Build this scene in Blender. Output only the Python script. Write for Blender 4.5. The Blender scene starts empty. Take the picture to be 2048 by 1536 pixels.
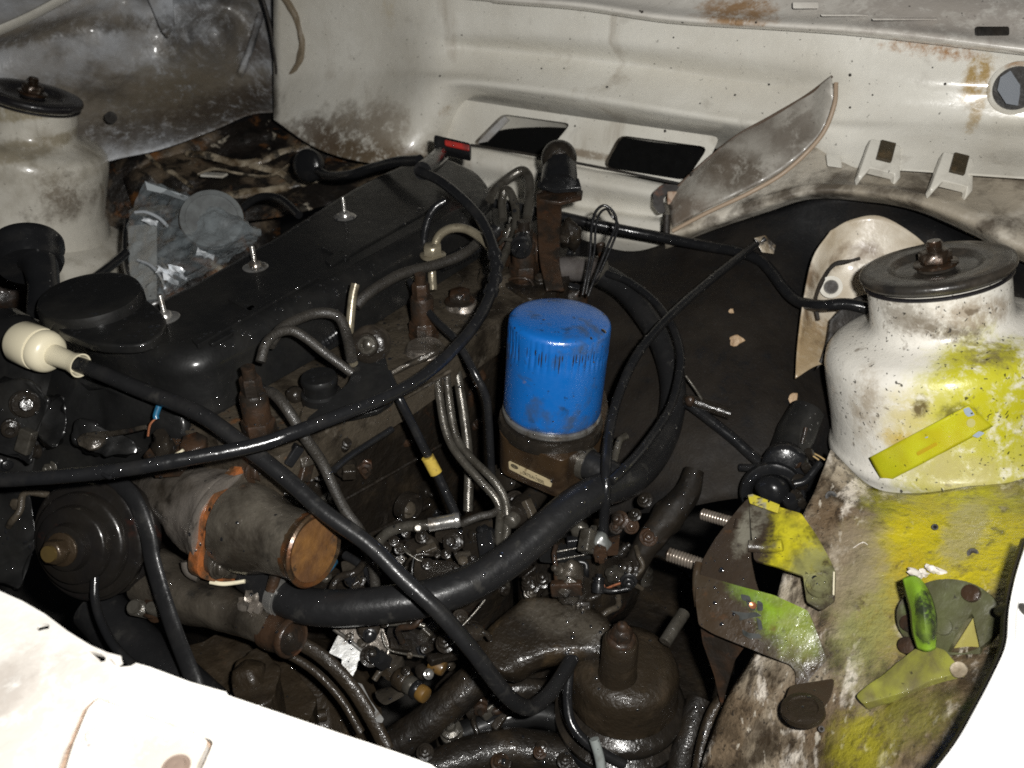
import bpy, bmesh, math, random
from mathutils import Vector, Matrix, noise
random.seed(7)
S = bpy.context.scene
COL = S.collection
# ---------------------------------------------------------------- camera
F = 1750.0
AZ, PT = math.radians(35), math.radians(33)
CAM = Vector((0, 0, 1.3))
FW = Vector((-math.sin(AZ)*math.cos(PT), math.cos(AZ)*math.cos(PT), -math.sin(PT)))
RT = Vector((math.cos(AZ), math.sin(AZ), 0))
UP = RT.cross(FW)
cd = bpy.data.cameras.new('camera'); cam = bpy.data.objects.new('camera', cd); COL.objects.link(cam)
cd.sensor_width = 36; cd.lens = F/2048*36; cd.clip_start = 0.02; cd.clip_end = 50
M = Matrix((RT, UP, -FW)).transposed().to_4x4(); M.translation = CAM
cam.matrix_world = M
cd.dof.use_dof = True; cd.dof.focus_distance = 0.82; cd.dof.aperture_fstop = 8.5
S.camera = cam
# ---------------------------------------------------------------- light
w = bpy.data.worlds.new('World'); S.world = w; w.use_nodes = True
bg = w.node_tree.nodes['Background']; bg.inputs[0].default_value = (.75, .85, 1, 1); bg.inputs[1].default_value = 0.012
fl = bpy.data.lights.new('camera_flash', 'AREA'); fl.shape = 'RECTANGLE'; fl.size = .026; fl.size_y = .014; fl.energy = 13.0
fl.color = (1, .985, .95)
flo = bpy.data.objects.new('camera_flash', fl); COL.objects.link(flo)
FM = M.copy(); FM.translation = CAM + RT*.055 + UP*.035 - FW*.02; flo.matrix_world = FM
S.view_settings.view_transform = 'Standard'; S.view_settings.look = 'None'
S.view_settings.exposure = 0; S.view_settings.gamma = 1
S.render.engine = 'CYCLES'
S.cycles.use_denoising = False
S.cycles.filter_width = 1.8; S.cycles.max_bounces = 5; S.cycles.sample_clamp_indirect = 2
# ---------------------------------------------------------------- projecting helpers (build points of the place)
def ray(px, py): return FW + RT*((px-1024)/F) + UP*((768-py)/F)
def P(px, py, d): return CAM + ray(px, py)*d
def PZ(px, py, z):
    r = ray(px, py); return CAM + r*(z/r.z)
def PPL(px, py, o, n):
    r = ray(px, py); return CAM + r*((o-CAM).dot(n)/r.dot(n))
FK = .10
def PF(px, py, off=0.0):          # firewall plane, set toward the front by off
    r = ray(px, py)               # y = 1.13 - off + FK*(x+.6)
    t = (1.13 - off + FK*.6)/(r.y - FK*r.x); return CAM + r*t
def tow(p): return (CAM-p).normalized()
# ---------------------------------------------------------------- materials
def mk(name, base, rough=.4, metal=0.0, layers=(), stains=(), bump=None, coat=0.0, spec=.5, rvar=.12, cbump=None, alpha=1.0, croug=.12, late=()):
    m = bpy.data.materials.new(name); m.use_nodes = True
    nt = m.node_tree; N = nt.nodes; L = nt.links
    b = N['Principled BSDF']
    tc = N.new('ShaderNodeTexCoord')
    def mixc(a, bcol, fac):
        x = N.new('ShaderNodeMix'); x.data_type = 'RGBA'
        if isinstance(a, tuple): x.inputs[6].default_value = a
        else: L.new(a, x.inputs[6])
        x.inputs[7].default_value = (*bcol, 1); L.new(fac, x.inputs[0]); return x.outputs[2]
    def nz(scale, detail=5, stretch=None, dist=0.3, rgh=.6):
        n = N.new('ShaderNodeTexNoise'); n.inputs['Scale'].default_value = scale; n.inputs['Detail'].default_value = detail
        n.inputs['Distortion'].default_value = dist; n.inputs['Roughness'].default_value = rgh
        src = tc.outputs['Object']
        if stretch:
            mp = N.new('ShaderNodeMapping'); mp.inputs['Scale'].default_value = stretch; L.new(src, mp.inputs[0]); src = mp.outputs[0]
        L.new(src, n.inputs['Vector']); return n.outputs[0]
    def mr(v, a, c, lo=0.0, hi=1.0, smooth=False):
        x = N.new('ShaderNodeMapRange'); x.inputs[1].default_value = a; x.inputs[2].default_value = c
        x.inputs[3].default_value = lo; x.inputs[4].default_value = hi
        if smooth: x.interpolation_type = 'SMOOTHSTEP'
        L.new(v, x.inputs[0]); return x.outputs[0]
    c = (*base, 1)
    def stain(c, st):
        if len(st) == 4: ctr, rad, colr, amt = st; hard = .35
        else: ctr, rad, colr, amt, hard = st
        g = N.new('ShaderNodeNewGeometry')
        sub = N.new('ShaderNodeVectorMath'); sub.operation = 'SUBTRACT'; L.new(g.outputs['Position'], sub.inputs[0]); sub.inputs[1].default_value = ctr
        if isinstance(rad, (tuple, list)):
            dv = N.new('ShaderNodeVectorMath'); dv.operation = 'DIVIDE'; L.new(sub.outputs[0], dv.inputs[0]); dv.inputs[1].default_value = rad; sub = dv; rr = 1.0; ns = 1/min(rad)
        else: rr = rad; ns = 1/rad
        ln = N.new('ShaderNodeVectorMath'); ln.operation = 'LENGTH'; L.new(sub.outputs[0], ln.inputs[0])
        nn = nz(ns*1.6, 8, rgh=.7)
        ad = N.new('ShaderNodeMath'); ad.operation = 'MULTIPLY_ADD'; L.new(nn, ad.inputs[0]); ad.inputs[1].default_value = rr*1.5; L.new(ln.outputs['Value'], ad.inputs[2])
        f = mr(ad.outputs[0], rr*(1.75+hard), rr*(1.75-hard), 0, amt, True)
        mu = N.new('ShaderNodeMath'); mu.operation = 'MULTIPLY'; L.new(f, mu.inputs[0]); L.new(mr(nz(55, 7, rgh=.75), .64, .50, .15, 1), mu.inputs[1])
        return mixc(c, colr, mu.outputs[0])
    for st in stains: c = stain(c, st)
    for ly in layers:
        colr, sc, lo, hi, amt = ly[:5]
        f = mr(nz(sc, ly[5] if len(ly) > 5 else 6, ly[6] if len(ly) > 6 else None), lo, hi, 0, amt)
        c = mixc(c, colr, f)
    for st in late: c = stain(c, st)
    if isinstance(c, tuple): b.inputs['Base Color'].default_value = c
    else: L.new(c, b.inputs['Base Color'])
    b.inputs['Metallic'].default_value = metal
    if 'Specular IOR Level' in b.inputs: b.inputs['Specular IOR Level'].default_value = spec
    L.new(mr(nz(90, 4), .3, .7, max(.04, rough-rvar), min(1, rough+rvar)), b.inputs['Roughness'])
    if bump:
        prev = None
        for sc, stn in bump:
            bp = N.new('ShaderNodeBump'); bp.inputs['Strength'].default_value = 1.0; bp.inputs['Distance'].default_value = stn
            L.new(nz(sc, 4), bp.inputs['Height'])
            if prev: L.new(prev, bp.inputs['Normal'])
            prev = bp.outputs[0]
        L.new(prev, b.inputs['Normal'])
    if coat:
        b.inputs['Coat Weight'].default_value = coat; b.inputs['Coat Roughness'].default_value = croug
        if cbump:
            bp = N.new('ShaderNodeBump'); bp.inputs['Strength'].default_value = 1.0; bp.inputs['Distance'].default_value = cbump[1]
            L.new(nz(cbump[0], 3), bp.inputs['Height']); L.new(bp.outputs[0], b.inputs['Coat Normal'])
    if alpha < 1: b.inputs['Alpha'].default_value = alpha
    return m
BRN = (.10, .065, .035); DK = (.018, .015, .012); RUST = (.17, .055, .016); YEL = (.45, .43, .010); GRN = (.16, .33, .012)
SPK = (DK, 230, .70, .74, .8, 2)
SPK2 = (DK, 90, .735, .76, .8, 3)
SPW = (DK, 200, .655, .69, .85, 2)
# ---------------------------------------------------------------- mesh helpers
def crv(pts, n=8):                # Catmull-Rom through points (Vectors or tuples)
    if len(pts) < 3: return [Vector(p) for p in pts] if n < 2 else [Vector(pts[0]).lerp(Vector(pts[-1]), i/n) for i in range(n+1)]
    Q = [Vector(p) for p in pts]; Q = [Q[0]*2-Q[1]] + Q + [Q[-1]*2-Q[-2]]; out = []
    for i in range(1, len(Q)-2):
        a, b, c, d = Q[i-1:i+3]
        for k in range(n):
            t = k/n
            out.append(.5*((2*b)+(c-a)*t+(2*a-5*b+4*c-d)*t*t+(3*b-a-3*c+d)*t**3))
    out.append(Q[-2]); return out
class MB:
    def __init__(s): s.b = bmesh.new(); s.wn = False
    def faces(s, V, Fc):
        vs = [s.b.verts.new(v) for v in V]
        for f in Fc:
            try: s.b.faces.new([vs[i] for i in f])
            except ValueError: pass
        return vs
    def tube(s, pts, r, seg=12, n=8, cap=True, flat=1.0, wob=0.0, ribs=None):
        Q = crv(pts, n); m = len(Q); V = []; T = []
        for i in range(m): T.append((Q[min(i+1, m-1)]-Q[max(i-1, 0)]).normalized())
        nx = T[0].orthogonal().normalized()
        for i in range(m):
            nx = (nx - T[i]*nx.dot(T[i])).normalized(); ny = T[i].cross(nx)
            if isinstance(r, (list, tuple)):
                u = i/(m-1)*(len(r)-1); k = min(int(u), len(r)-2); rr = r[k]+(r[k+1]-r[k])*(u-k)
            else: rr = r
            if ribs and i % 2: rr *= ribs
            for j in range(seg):
                a = 2*math.pi*j/seg
                w_ = 1+wob*noise.noise(Q[i]*60+Vector((j*1.7, 0, 0))) if wob else 1
                V.append(Q[i]+nx*math.cos(a)*rr*w_+ny*math.sin(a)*rr*flat*w_)
        Fc = [(i*seg+j, i*seg+(j+1) % seg, (i+1)*seg+(j+1) % seg, (i+1)*seg+j) for i in range(m-1) for j in range(seg)]
        if cap: Fc += [tuple(range(seg))[::-1], tuple((m-1)*seg+j for j in range(seg))]
        s.faces(V, Fc); return s
    def lathe(s, prof, o, ax, seg=40, sq=1.0, a0=0, cap=True):   # prof: (radius, height along ax)
        ax = Vector(ax).normalized(); nx = ax.orthogonal().normalized(); ny = ax.cross(nx); o = Vector(o); V = []
        for r, h in prof:
            for j in range(seg):
                a = 2*math.pi*j/seg+a0; V.append(o+ax*h+nx*math.cos(a)*r+ny*math.sin(a)*r*sq)
        m = len(prof); Fc = [(i*seg+j, i*seg+(j+1) % seg, (i+1)*seg+(j+1) % seg, (i+1)*seg+j) for i in range(m-1) for j in range(seg)]
        if cap:
            if prof[0][0] > 1e-5: Fc.append(tuple(range(seg))[::-1])
            if prof[-1][0] > 1e-5: Fc.append(tuple((m-1)*seg+j for j in range(seg)))
        s.faces(V, Fc); return s
    def grid(s, rows, nu=6, nv=6, rough=0.0, rsc=30):
        R = [crv(r, nu) for r in rows]; n = len(R[0]); G = []
        cols = [crv([r[i] for r in R], nv) for i in range(n)]; m = len(cols[0])
        V = [cols[i][j] for j in range(m) for i in range(n)]
        if rough: V = [v+tow(v)*noise.fractal(v*rsc, 1, 2, 3)*rough for v in V]
        s.faces(V, [(j*n+i, j*n+i+1, (j+1)*n+i+1, (j+1)*n+i) for j in range(m-1) for i in range(n-1)]); return s
    def prism(s, poly, ext, holes=(), bev=0.0, seg=2):   # poly: world points, ext: extrusion vector
        b = bmesh.new(); ed = []
        for lp in (poly, *holes):
            vs = [b.verts.new(v) for v in lp]
            ed += [b.edges.new((vs[i], vs[(i+1) % len(vs)])) for i in range(len(vs))]
        bmesh.ops.triangle_fill(b, use_beauty=True, use_dissolve=False, edges=ed)
        bmesh.ops.recalc_face_normals(b, faces=b.faces)
        if ext is not None:
            r = bmesh.ops.extrude_face_region(b, geom=list(b.faces))
            bmesh.ops.translate(b, vec=ext, verts=[g for g in r['geom'] if isinstance(g, bmesh.types.BMVert)])
            bmesh.ops.recalc_face_normals(b, faces=b.faces)
            if bev:
                s.wn = True
                es = [e for e in b.edges if len(e.link_faces) == 2 and e.calc_face_angle(0) > .9]
                bmesh.ops.bevel(b, geom=es, offset=bev, segments=seg, affect='EDGES', profile=.5, clamp_overlap=True)
        s.merge(b); return s
    def merge(s, b):
        me = bpy.data.meshes.new('t'); b.to_mesh(me); b.free(); s.b.from_mesh(me); bpy.data.meshes.remove(me)
    def box(s, c, ax, ay, az, bev=.002, seg=2):   # centre and three full edge vectors
        ax, ay, az = Vector(ax), Vector(ay), Vector(az); o = Vector(c)-ax/2-ay/2-az/2
        return s.prism([o, o+ax, o+ax+ay, o+ay], az, bev=bev, seg=seg)
    def blob(s, c, rx, ry=None, rz=None, sub=3, amp=.15, sc=1.0, seed=0):
        b = bmesh.new(); bmesh.ops.create_icosphere(b, subdivisions=sub, radius=1)
        ry = ry or rx; rz = rz or rx
        for v in b.verts:
            k = 1+amp*noise.noise(v.co*1.6*sc+Vector((seed*3.1, seed, 0)))
            v.co = Vector(c)+Vector((v.co.x*rx, v.co.y*ry, v.co.z*rz))*k
        s.merge(b); return s
    def hexb(s, c, ax, r, h=None, washer=True, stud=0.0):
        h = h or r*.8; P6 = [(r*.86, 0), (r, r*.08), (r, h-r*.12), (r*.84, h), (0, h)]
        z = 0
        if washer: s.lathe([(r*1.35, 0), (r*1.35, r*.16), (r*1.3, r*.2)], c, ax, 18); z = r*.2
        s.lathe([(a, q+z) for a, q in P6], c, ax, 6, a0=.4)
        if stud: s.lathe([(r*.5, h+z-.0005), (r*.5, h+z+stud), (r*.38, h+z+stud+r*.12)], c, ax, 10)
        return s
    def thread(s, a, b_, r, pitch=.0018, seg=14):
        a, b_ = Vector(a), Vector(b_); L_ = (b_-a).length; n = int(L_/pitch); pr = [(r*.8, 0)]
        for i in range(n): pr += [(r, (i+.35)*pitch), (r, (i+.55)*pitch), (r*.86, (i+.95)*pitch)]
        pr += [(r*.8, L_)]
        return s.lathe(pr, a, b_-a, seg)
    def rough(s, amp, sc):
        s.b.normal_update()
        for v in s.b.verts: v.co += v.normal*amp*noise.fractal(v.co*sc, 1, 2, 3)
        return s
    def bend(s, o, d, n, k, amp=0, sc=30):
        for v in s.b.verts:
            t = (v.co-o).dot(d); v.co -= n*(k*t*t-amp*noise.fractal(v.co*sc, 1, 2, 3))
        return s
    def subd(s, cuts=1):
        s.wn = False
        bmesh.ops.triangulate(s.b, faces=s.b.faces); bmesh.ops.subdivide_edges(s.b, edges=s.b.edges, cuts=cuts, use_grid_fill=True); return s
    def build(s, name, mat, parent=None, label=None, smooth=50, solid=0, kind=None, cat=None, group=None):
        bmesh.ops.recalc_face_normals(s.b, faces=s.b.faces) if not solid else None
        org = Vector((0, 0, 0))
        if parent is not None: org = BASE[parent.name]
        elif len(s.b.verts):
            xs = [v.co for v in s.b.verts]
            org = Vector(((min(v.x for v in xs)+max(v.x for v in xs))/2, (min(v.y for v in xs)+max(v.y for v in xs))/2, min(v.z for v in xs)))
        bmesh.ops.translate(s.b, vec=-org, verts=s.b.verts)
        me = bpy.data.meshes.new(name); s.b.to_mesh(me); s.b.free()
        if smooth: me.shade_smooth(); me.set_sharp_from_angle(angle=math.radians(smooth))
        me.materials.append(mat)
        o = bpy.data.objects.new(name, me); COL.objects.link(o)
        if parent is not None: o.parent = parent
        else: o.location = org
        BASE[o.name] = org
        if solid:
            md = o.modifiers.new('thickness', 'SOLIDIFY'); md.thickness = solid; md.offset = -1
        if s.wn and smooth:
            md = o.modifiers.new('normals', 'WEIGHTED_NORMAL'); md.keep_sharp = True; md.weight = 80
        if label: o['label'] = label
        if kind: o['kind'] = kind
        if cat: o['category'] = cat
        if group: o['group'] = group
        return o
BASE = {}
def thing(name, label, cat, loc, group=None):
    o = bpy.data.objects.new(name, None); COL.objects.link(o); o.location = loc; o.empty_display_size = .05
    o['label'] = label; o['category'] = cat
    if group: o['group'] = group
    BASE[o.name] = Vector(loc); return o
def dup(src, parent, mat4=None, label=None):   # copy of a part sharing its mesh
    o = src.copy(); COL.objects.link(o); o.parent = parent; BASE[o.name] = BASE[parent.name] if parent else Vector((0, 0, 0))
    return o
def pp(lst): return [P(*p) for p in lst]
def rp(px, d): return px*d/F          # pixels at a depth -> metres
def hose(name, pts, rpx, mat, label=None, cat=None, parent=None, seg=12, n=8, group=None, **k):
    dm = sum(p[2] for p in pts)/len(pts)
    return MB().tube(pp(pts), rp(rpx, dm), seg=seg, n=n, **k).build(name, mat, parent, label=label, cat=cat, group=group)
def plpoly(px, o, n): return [PPL(x, y, o, n) for x, y in px]
def rnd(px, r=6, n=3):                # round a pixel outline's corners
    out = []; m = len(px)
    for i in range(m):
        a, b, c = Vector(px[i-1]), Vector(px[i]), Vector(px[(i+1) % m])
        ra = min(r, (a-b).length*.45); rc = min(r, (c-b).length*.45)
        p = b+(a-b).normalized()*ra; q = b+(c-b).normalized()*rc
        for k in range(n+1):
            t = k/n; out.append(tuple(p*(1-t)**2+b*2*t*(1-t)+q*t*t))
    return out
def plane3(a, b, c):
    n = (b-a).cross(c-a).normalized()
    return a, (n if n.dot(CAM-a) > 0 else -n)
# ================================================================ CAR BODY
body = thing('car_body', 'white painted car body shell, dirty and rust streaked, around the open engine bay', 'car body', P(1350, 400, 1.15))
m_white = mk('white_paint', (.71, .69, .625), .34, layers=[((.50, .465, .39), 5, .42, .72, .75), (BRN, 14, .62, .80, .5), ((.24, .19, .13), 16, .58, .76, .6, 5, (1, 1, .14)), SPK], bump=[(60, .0008)], coat=.35, spec=.45,
    stains=[(P(1905, 105, 1.0), (.085, .02, .012), (.30, .13, .02), .95), (P(1810, 82, 1.0), (.05, .02, .006), (.30, .11, .015), .97), (P(1955, 150, 1.0), (.014, .02, .03), (.34, .22, .06), .95),
            (P(1955, 210, 1.0), (.008, .02, .03), (.34, .22, .06), .8), (P(610, 30, 1.5), (.006, .05, .03), (.32, .20, .05), .9), (P(818, 12, 1.4), (.02, .05, .03), (.45, .33, .13), .6),
            (P(700, 290, 1.42), (.09, .1, .05), (.13, .10, .07), .85), (P(560, 200, 1.6), (.05, .1, .08), (.16, .13, .09), .8), (P(900, 230, 1.36), (.016, .02, .012), (.25, .16, .07), .8)], late=[(P(590, 215, 1.6), (.06, .12, .05), (.09, .065, .045), .9), (P(760, 310, 1.42), (.10, .12, .03), (.12, .085, .05), .9), (P(660, 265, 1.48), (.07, .12, .025), (.10, .07, .045), .8), (P(790, 240, 1.42), (.05, .1, .03), (.27, .23, .18), .75), (P(1180, 330, 1.26), (.14, .1, .006), (.16, .11, .06), .7)])
m_cowl = mk('cowl_paint', (.70, .67, .61), .35, layers=[((.42, .38, .33), 7, .45, .7, .8), SPK], coat=.3, bump=[(60, .001)],
    stains=[(P(1470, 18, 1.08), (.05, .04, .02), (.30, .15, .04), .85), (P(1900, 30, 1.02), (.12, .1, .03), (.40, .36, .32), .8)])
m_dirtw = mk('dirty_white_panel', (.68, .64, .56), .4, layers=[((.30, .26, .20), 7, .36, .58, .92), ((.07, .055, .04), 18, .48, .62, .9), ((.16, .07, .025), 26, .70, .78, .6), SPK, SPK2], coat=.3, bump=[(50, .0015), (180, .0004)])
m_fillw = mk('old_bluish_white_paint', (.54, .56, .59), .42, layers=[((.22, .19, .15), 5, .44, .64, .9), ((.06, .05, .04), 9, .56, .72, .8), ((.2, .12, .05), 22, .7, .8, .5)], coat=.3, bump=[(30, .004)],
    stains=[(P(385, 95, 1.52), (.055, .14, .05), (.03, .027, .024), .9), (P(440, 60, 1.56), (.04, .12, .07), (.08, .07, .06), .8), (P(430, 190, 1.53), (.10, .14, .035), (.10, .08, .06), .9), (P(150, 75, 1.42), (.14, .14, .018), (.05, .045, .04), .9), (P(60, 250, 1.4), (.2,.2,.05), (.1,.08,.06), .8), (P(90, 75, 1.4), (.15, .15, .02), (.09, .08, .07), .8), (P(300, 190, 1.45), (.12, .2, .05), (.20, .18, .14), .8)], late=[(P(330, 265, 1.46), (.13, .2, .020), (.07, .055, .04), .8, .6), (P(460, 215, 1.5), (.10, .2, .020), (.06, .045, .032), .85, .6), (P(240, 200, 1.44), (.06, .2, .03), (.16, .13, .09), .8, .6), (P(520, 120, 1.6), (.012, .05, .12), (.08, .06, .045), .8, .5)])  # dark patch beside the wing bracket is shadow painted into the colour
m_tray = mk('rotten_tray', (.16, .12, .08), .45, layers=[((.010, .008, .007), 9, .36, .50, .97), ((.22, .09, .025), 16, .56, .68, .85), ((.50, .45, .36), 17, .61, .65, .85), ((.008, .007, .006), 36, .52, .60, .92)], bump=[(40, .004), (150, .001)], coat=.2)
m_dark = mk('black_void', (.012, .011, .010), .6, layers=[((.03, .022, .015), 20, .4, .7, .8)], bump=[(80, .002)])
m_hole = mk('unlit_black', (.0025, .0025, .0025), .8, spec=.1)
# ---- firewall: rows run down the panel
cx = [548, 640, 760, 860, 950, 1100, 1300, 1500, 1700, 1850, 2070]
rows = [([-60, -55, -50, -40, -24, -8, 18, 36, 52, 70, 95], [0]*11),
        ([0, 5, 8, 15, 30, 42, 66, 84, 100, 118, 140], [0.01, 0, 0, .005, .0, 0, 0, 0, .005, .01, .012]),
        ([50, 50, 52, 58, 68, 76, 98, 122, 140, 158, 178], [0.02, .006, 0, .01, .004, 0, 0, 0, .012, .022, .018]),
        ([70, 70, 72, 80, 92, 104, 128, 160, 170, 182, 196], [0.02, .006, 0, .012, -.012, -.024, -.024, -.018, .012, .024, .018]),
        ([95, 95, 100, 106, 112, 124, 148, 176, 195, 210, 220], [0.018, .006, 0, .012, -.006, -.018, -.018, -.012, .016, .026, .024]),
        ([130, 130, 135, 140, 145, 164, 196, 226, 238, 240, 250], [0.018, .008, .004, .022, .01, .012, .014, .014, .03, .036, .03]),
        ([150, 150, 155, 160, 166, 186, 218, 248, 258, 262, 275], [0.02, .012, .012, .036, .03, .024, .026, .026, .044, .05, .05]),
        ([175, 180, 190, 188, 184, 206, 238, 268, 285, 292, 305], [0.03, .028, .03, .045, .012, .002, .004, .006, .05, .07, .07]),
        ([215, 250, 270, 262, 214, 232, 262, 292, 310, 320, 335], [0.05, .07, .08, .05, -.02, -.03, -.03, -.03, .06, .085, .1]),
        ([240, 300, 330, 330, 300, 262, 290, 320, 335, 345, 360], [0.07, .1, .115, .05, -.04, -.06, -.06, -.06, .065, .1, .12])]
fwb = MB().grid([[PF(x, y, o) for x, y, o in zip(cx+[2550], ys+[ys[-1]+(ys[-1]-ys[-2])*2.0], of+[of[-1]])] for ys, of in rows], 6, 6)
firewall = fwb.build('firewall', m_white, body, label='white pressed firewall panel with horizontal ribs', solid=.0015, smooth=80)
# round hole with a rim at the far right, dark speck holes
hc = P(2032, 176, .985); hn = (tow(hc)+Vector((0, -1, 0))).normalized()
MB().lathe([(.0285, -.004), (.0285, .003), (.026, .0045), (.0235, .003), (.0235, -.004)], hc, hn, 36, cap=False).build('hole_rim', m_white, firewall)
MB().lathe([(.0235, -.0035), (0, -.0032)], hc, hn, 32).build('hole', m_dark, firewall)
hm = mk('grey_blue_part', (.25, .27, .30), .4)
MB().prism([hc+hn*.0005+RT*a*.022+UP*b*.022 for a, b in ((-.95, -.1), (-.8, .55), (-.2, .95), (.25, .8), (.2, -.3), (.1, -.9), (-.5, -.8))], hn*-.001).build('part_behind_hole', hm, firewall)
# sealed seam on the left end of the firewall and the dark body joint
MB().tube([PF(x, y, .012) for x, y in ((562, -12), (590, 30), (604, 80), (600, 118), (584, 150), (572, 190), (566, 228))], .0055, n=8, wob=.4).build('sealer_bead', mk('brown_sealer', (.20, .16, .11), .5, bump=[(120, .001)]), firewall)
MB().tube([PF(x, y, .018) for x, y in ((520, -20), (540, 50), (552, 130), (562, 220))], .003, n=8).build('panel_joint', m_dark, firewall)
sk = MB()
for x, y in ((1140, 78), (1347, 75), (1128, 137), (1083, 137), (1214, 174), (1342, 136), (1538, 169), (1400, 207), (1280, 22), (1865, 135), (1365, 45), (1512, 45), (1085, 195), (880, 152), (1240, 192), (1470, 190), (1700, 215), (1150, 60), (1330, 262), (1890, 168)):
    c = PF(x, y, .03); r_ = 0
    hit = None
    0 and sk.blob(c, r_*.8, r_*.8, r_*1.4, 1, .3, seed=x)
DOTS = sk
# ---- vent panel with two rectangular openings
vp = plane3(PF(1010, 222, .004), PF(1410, 280, .004), PF(1210, 335, .022))
outl = rnd([(868, 232), (905, 196), (1010, 212), (1215, 242), (1440, 274), (1392, 372), (1180, 338), (938, 292), (862, 282)], 14)
hl = rnd([(1004, 228), (1142, 247), (1088, 313), (944, 288)], 12)
hr = rnd([(1238, 270), (1417, 294), (1372, 361), (1204, 334)], 16)
vent = MB().prism(plpoly(outl, *vp), -vp[1]*.0016, [plpoly(hl, *vp), plpoly(hr, *vp)]).build('vent_panel', m_white, body, label='white sloping panel with two black rectangular openings')
vb = vp[0]-vp[1]*.06
MB().prism(plpoly([(800, 180), (1500, 240), (1500, 420), (800, 340)], vb, vp[1]), -vp[1]*.002).build('vent_cavity', m_hole, body)
for hh in (hl, hr):     # turned-in lips of the openings
    a = plpoly(hh, *vp); V = []; n_ = len(a)
    for v in a: V += [v-vp[1]*.001, v-vp[1]*.012]
    MB_ = MB(); MB_.faces(V, [(2*i, 2*i+1, (2*i+3) % (2*n_), (2*i+2) % (2*n_)) for i in range(n_)])
    MB_.build('opening_lip', m_dirtw, vent)
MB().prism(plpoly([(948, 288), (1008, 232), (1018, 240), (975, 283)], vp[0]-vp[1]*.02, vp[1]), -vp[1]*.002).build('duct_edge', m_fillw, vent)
# ---- lower firewall strips
lx = [880, 960, 1060, 1200, 1345]
lr = [([288, 296, 315, 342, 372], .022), ([298, 305, 324, 352, 380], .034), ([320, 330, 348, 372, 398], .044), ([350, 360, 376, 398, 420], .03), ([372, 384, 398, 418, 438], .03), ([390, 400, 415, 434, 452], .05), ([440, 444, 452, 468, 482], .056), ([452, 458, 468, 484, 500], .05), ([470, 475, 490, 512, 520], .03)]
MB().grid([[PF(x, y, o) for x, y in zip(lx, ys)] for ys, o in lr], 6, 5).build('lower_firewall', m_white, body, solid=.0015, smooth=80)
MB().tube([PF(x, y, .024) for x, y in ((942, 290), (1060, 309), (1200, 335), (1392, 374))], .0022, 8).build('lip_gap', m_dark, body)
# ---- cowl strip across the top
cowl = MB().grid([[PF(x, y, o) for x, y in zip((520, 930, 1000, 1160, 1340, 1560, 1700, 1850, 2070, 2550), [ys[0]-30]+ys+[ys[-1]+(ys[-1]-ys[-2])*2.0])] for ys, o in
    (([-330, -328, -320, -300, -290, -280, -270, -250], -.14), ([-130, -128, -120, -100, -90, -80, -70, -50], -.06), ([-60, -55, -45, -30, -18, -8, 0, 20], -.01), ([-30, -22, -8, 14, 28, 36, 48, 72], .02),
     ([-14, -6, 6, 32, 46, 54, 68, 96], .04), ([-8, 1, 14, 40, 54, 63, 78, 105], .04), ([-4, 5, 18, 44, 58, 68, 84, 110], .02))], 6, 5)
cowl = cowl.build('cowl_panel', m_cowl, body, label='greyish white cowl strip above the firewall with rust spots', solid=.0015, smooth=60)
for x, y, w_, h_ in ((1612, 10, 50, 14), (1985, 62, 60, 16), (1690, 30, 90, 5), (1810, 38, 120, 5)):
    c = PF(x, y, .036)
    MB().box(c, RT*rp(w_, 1.08), UP*rp(h_, 1.08), Vector((0, -.004, 0)), .002).build('pressed_notch', m_cowl if y != 62 else m_dark, cowl)
# ---- left inner wing
fx = [-20, 90, 200, 320, 430, 500, 552]
fr = [([-60]*7, [1.40, 1.45, 1.49, 1.53, 1.57, 1.6, 1.63]), ([60, 30, -5, -15, -15, -15, -15], [1.36, 1.42, 1.47, 1.53, 1.57, 1.6, 1.63]),
      ([95, 65, 30, 15, 15, 20, 20], [1.40, 1.47, 1.5, 1.5, 1.55, 1.58, 1.63]), ([150, 130, 95, 75, 70, 80, 80], [1.42, 1.47, 1.52, 1.52, 1.6, 1.58, 1.63]),
      ([210, 190, 165, 150, 140, 130, 140], [1.40, 1.45, 1.5, 1.53, 1.57, 1.58, 1.62]), ([280, 270, 255, 240, 215, 195, 200], [1.38, 1.43, 1.47, 1.49, 1.52, 1.56, 1.6]), ([420, 400, 330, 300, 260, 230, 225], [1.36, 1.42, 1.45, 1.46, 1.48, 1.52, 1.56])]
wing = MB().grid([[P(x, y, d) for x, y, d in zip([-420]+fx, [ys[0]+60]+ys, [ds[0]-.16]+ds)] for ys, ds in fr], 6, 6, rough=.006, rsc=18).build('inner_wing', m_fillw, body, label='bluish white inner wing stained with dirt and a painted shadow', solid=.0015, smooth=80)
MB().grid([pp([(-20, 400, 1.5), (200, 330, 1.52), (330, 290, 1.54), (560, 220, 1.66)]), pp([(-20, 520, 1.5), (200, 480, 1.52), (330, 420, 1.54), (560, 340, 1.66)]), pp([(-20, 700, 1.5), (200, 680, 1.52), (330, 640, 1.54), (560, 560, 1.66)])], 5, 5).build('wheelhouse_side', m_tray, body, solid=.001)
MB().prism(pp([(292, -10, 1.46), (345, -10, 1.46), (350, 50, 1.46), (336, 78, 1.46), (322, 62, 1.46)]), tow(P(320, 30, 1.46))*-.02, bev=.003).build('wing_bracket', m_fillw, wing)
MB().tube(pp([(-20, 68, 1.35), (40, 42, 1.37), (80, 22, 1.39), (150, -16, 1.42)]), .011, flat=.5, n=8).build('rail_edge', m_white, wing)
MB().tube(pp([(520, 30, 1.58), (500, 100, 1.56), (480, 150, 1.55)]), .012, n=8, flat=.5, wob=.3).build('wing_rib', m_fillw, wing)
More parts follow.
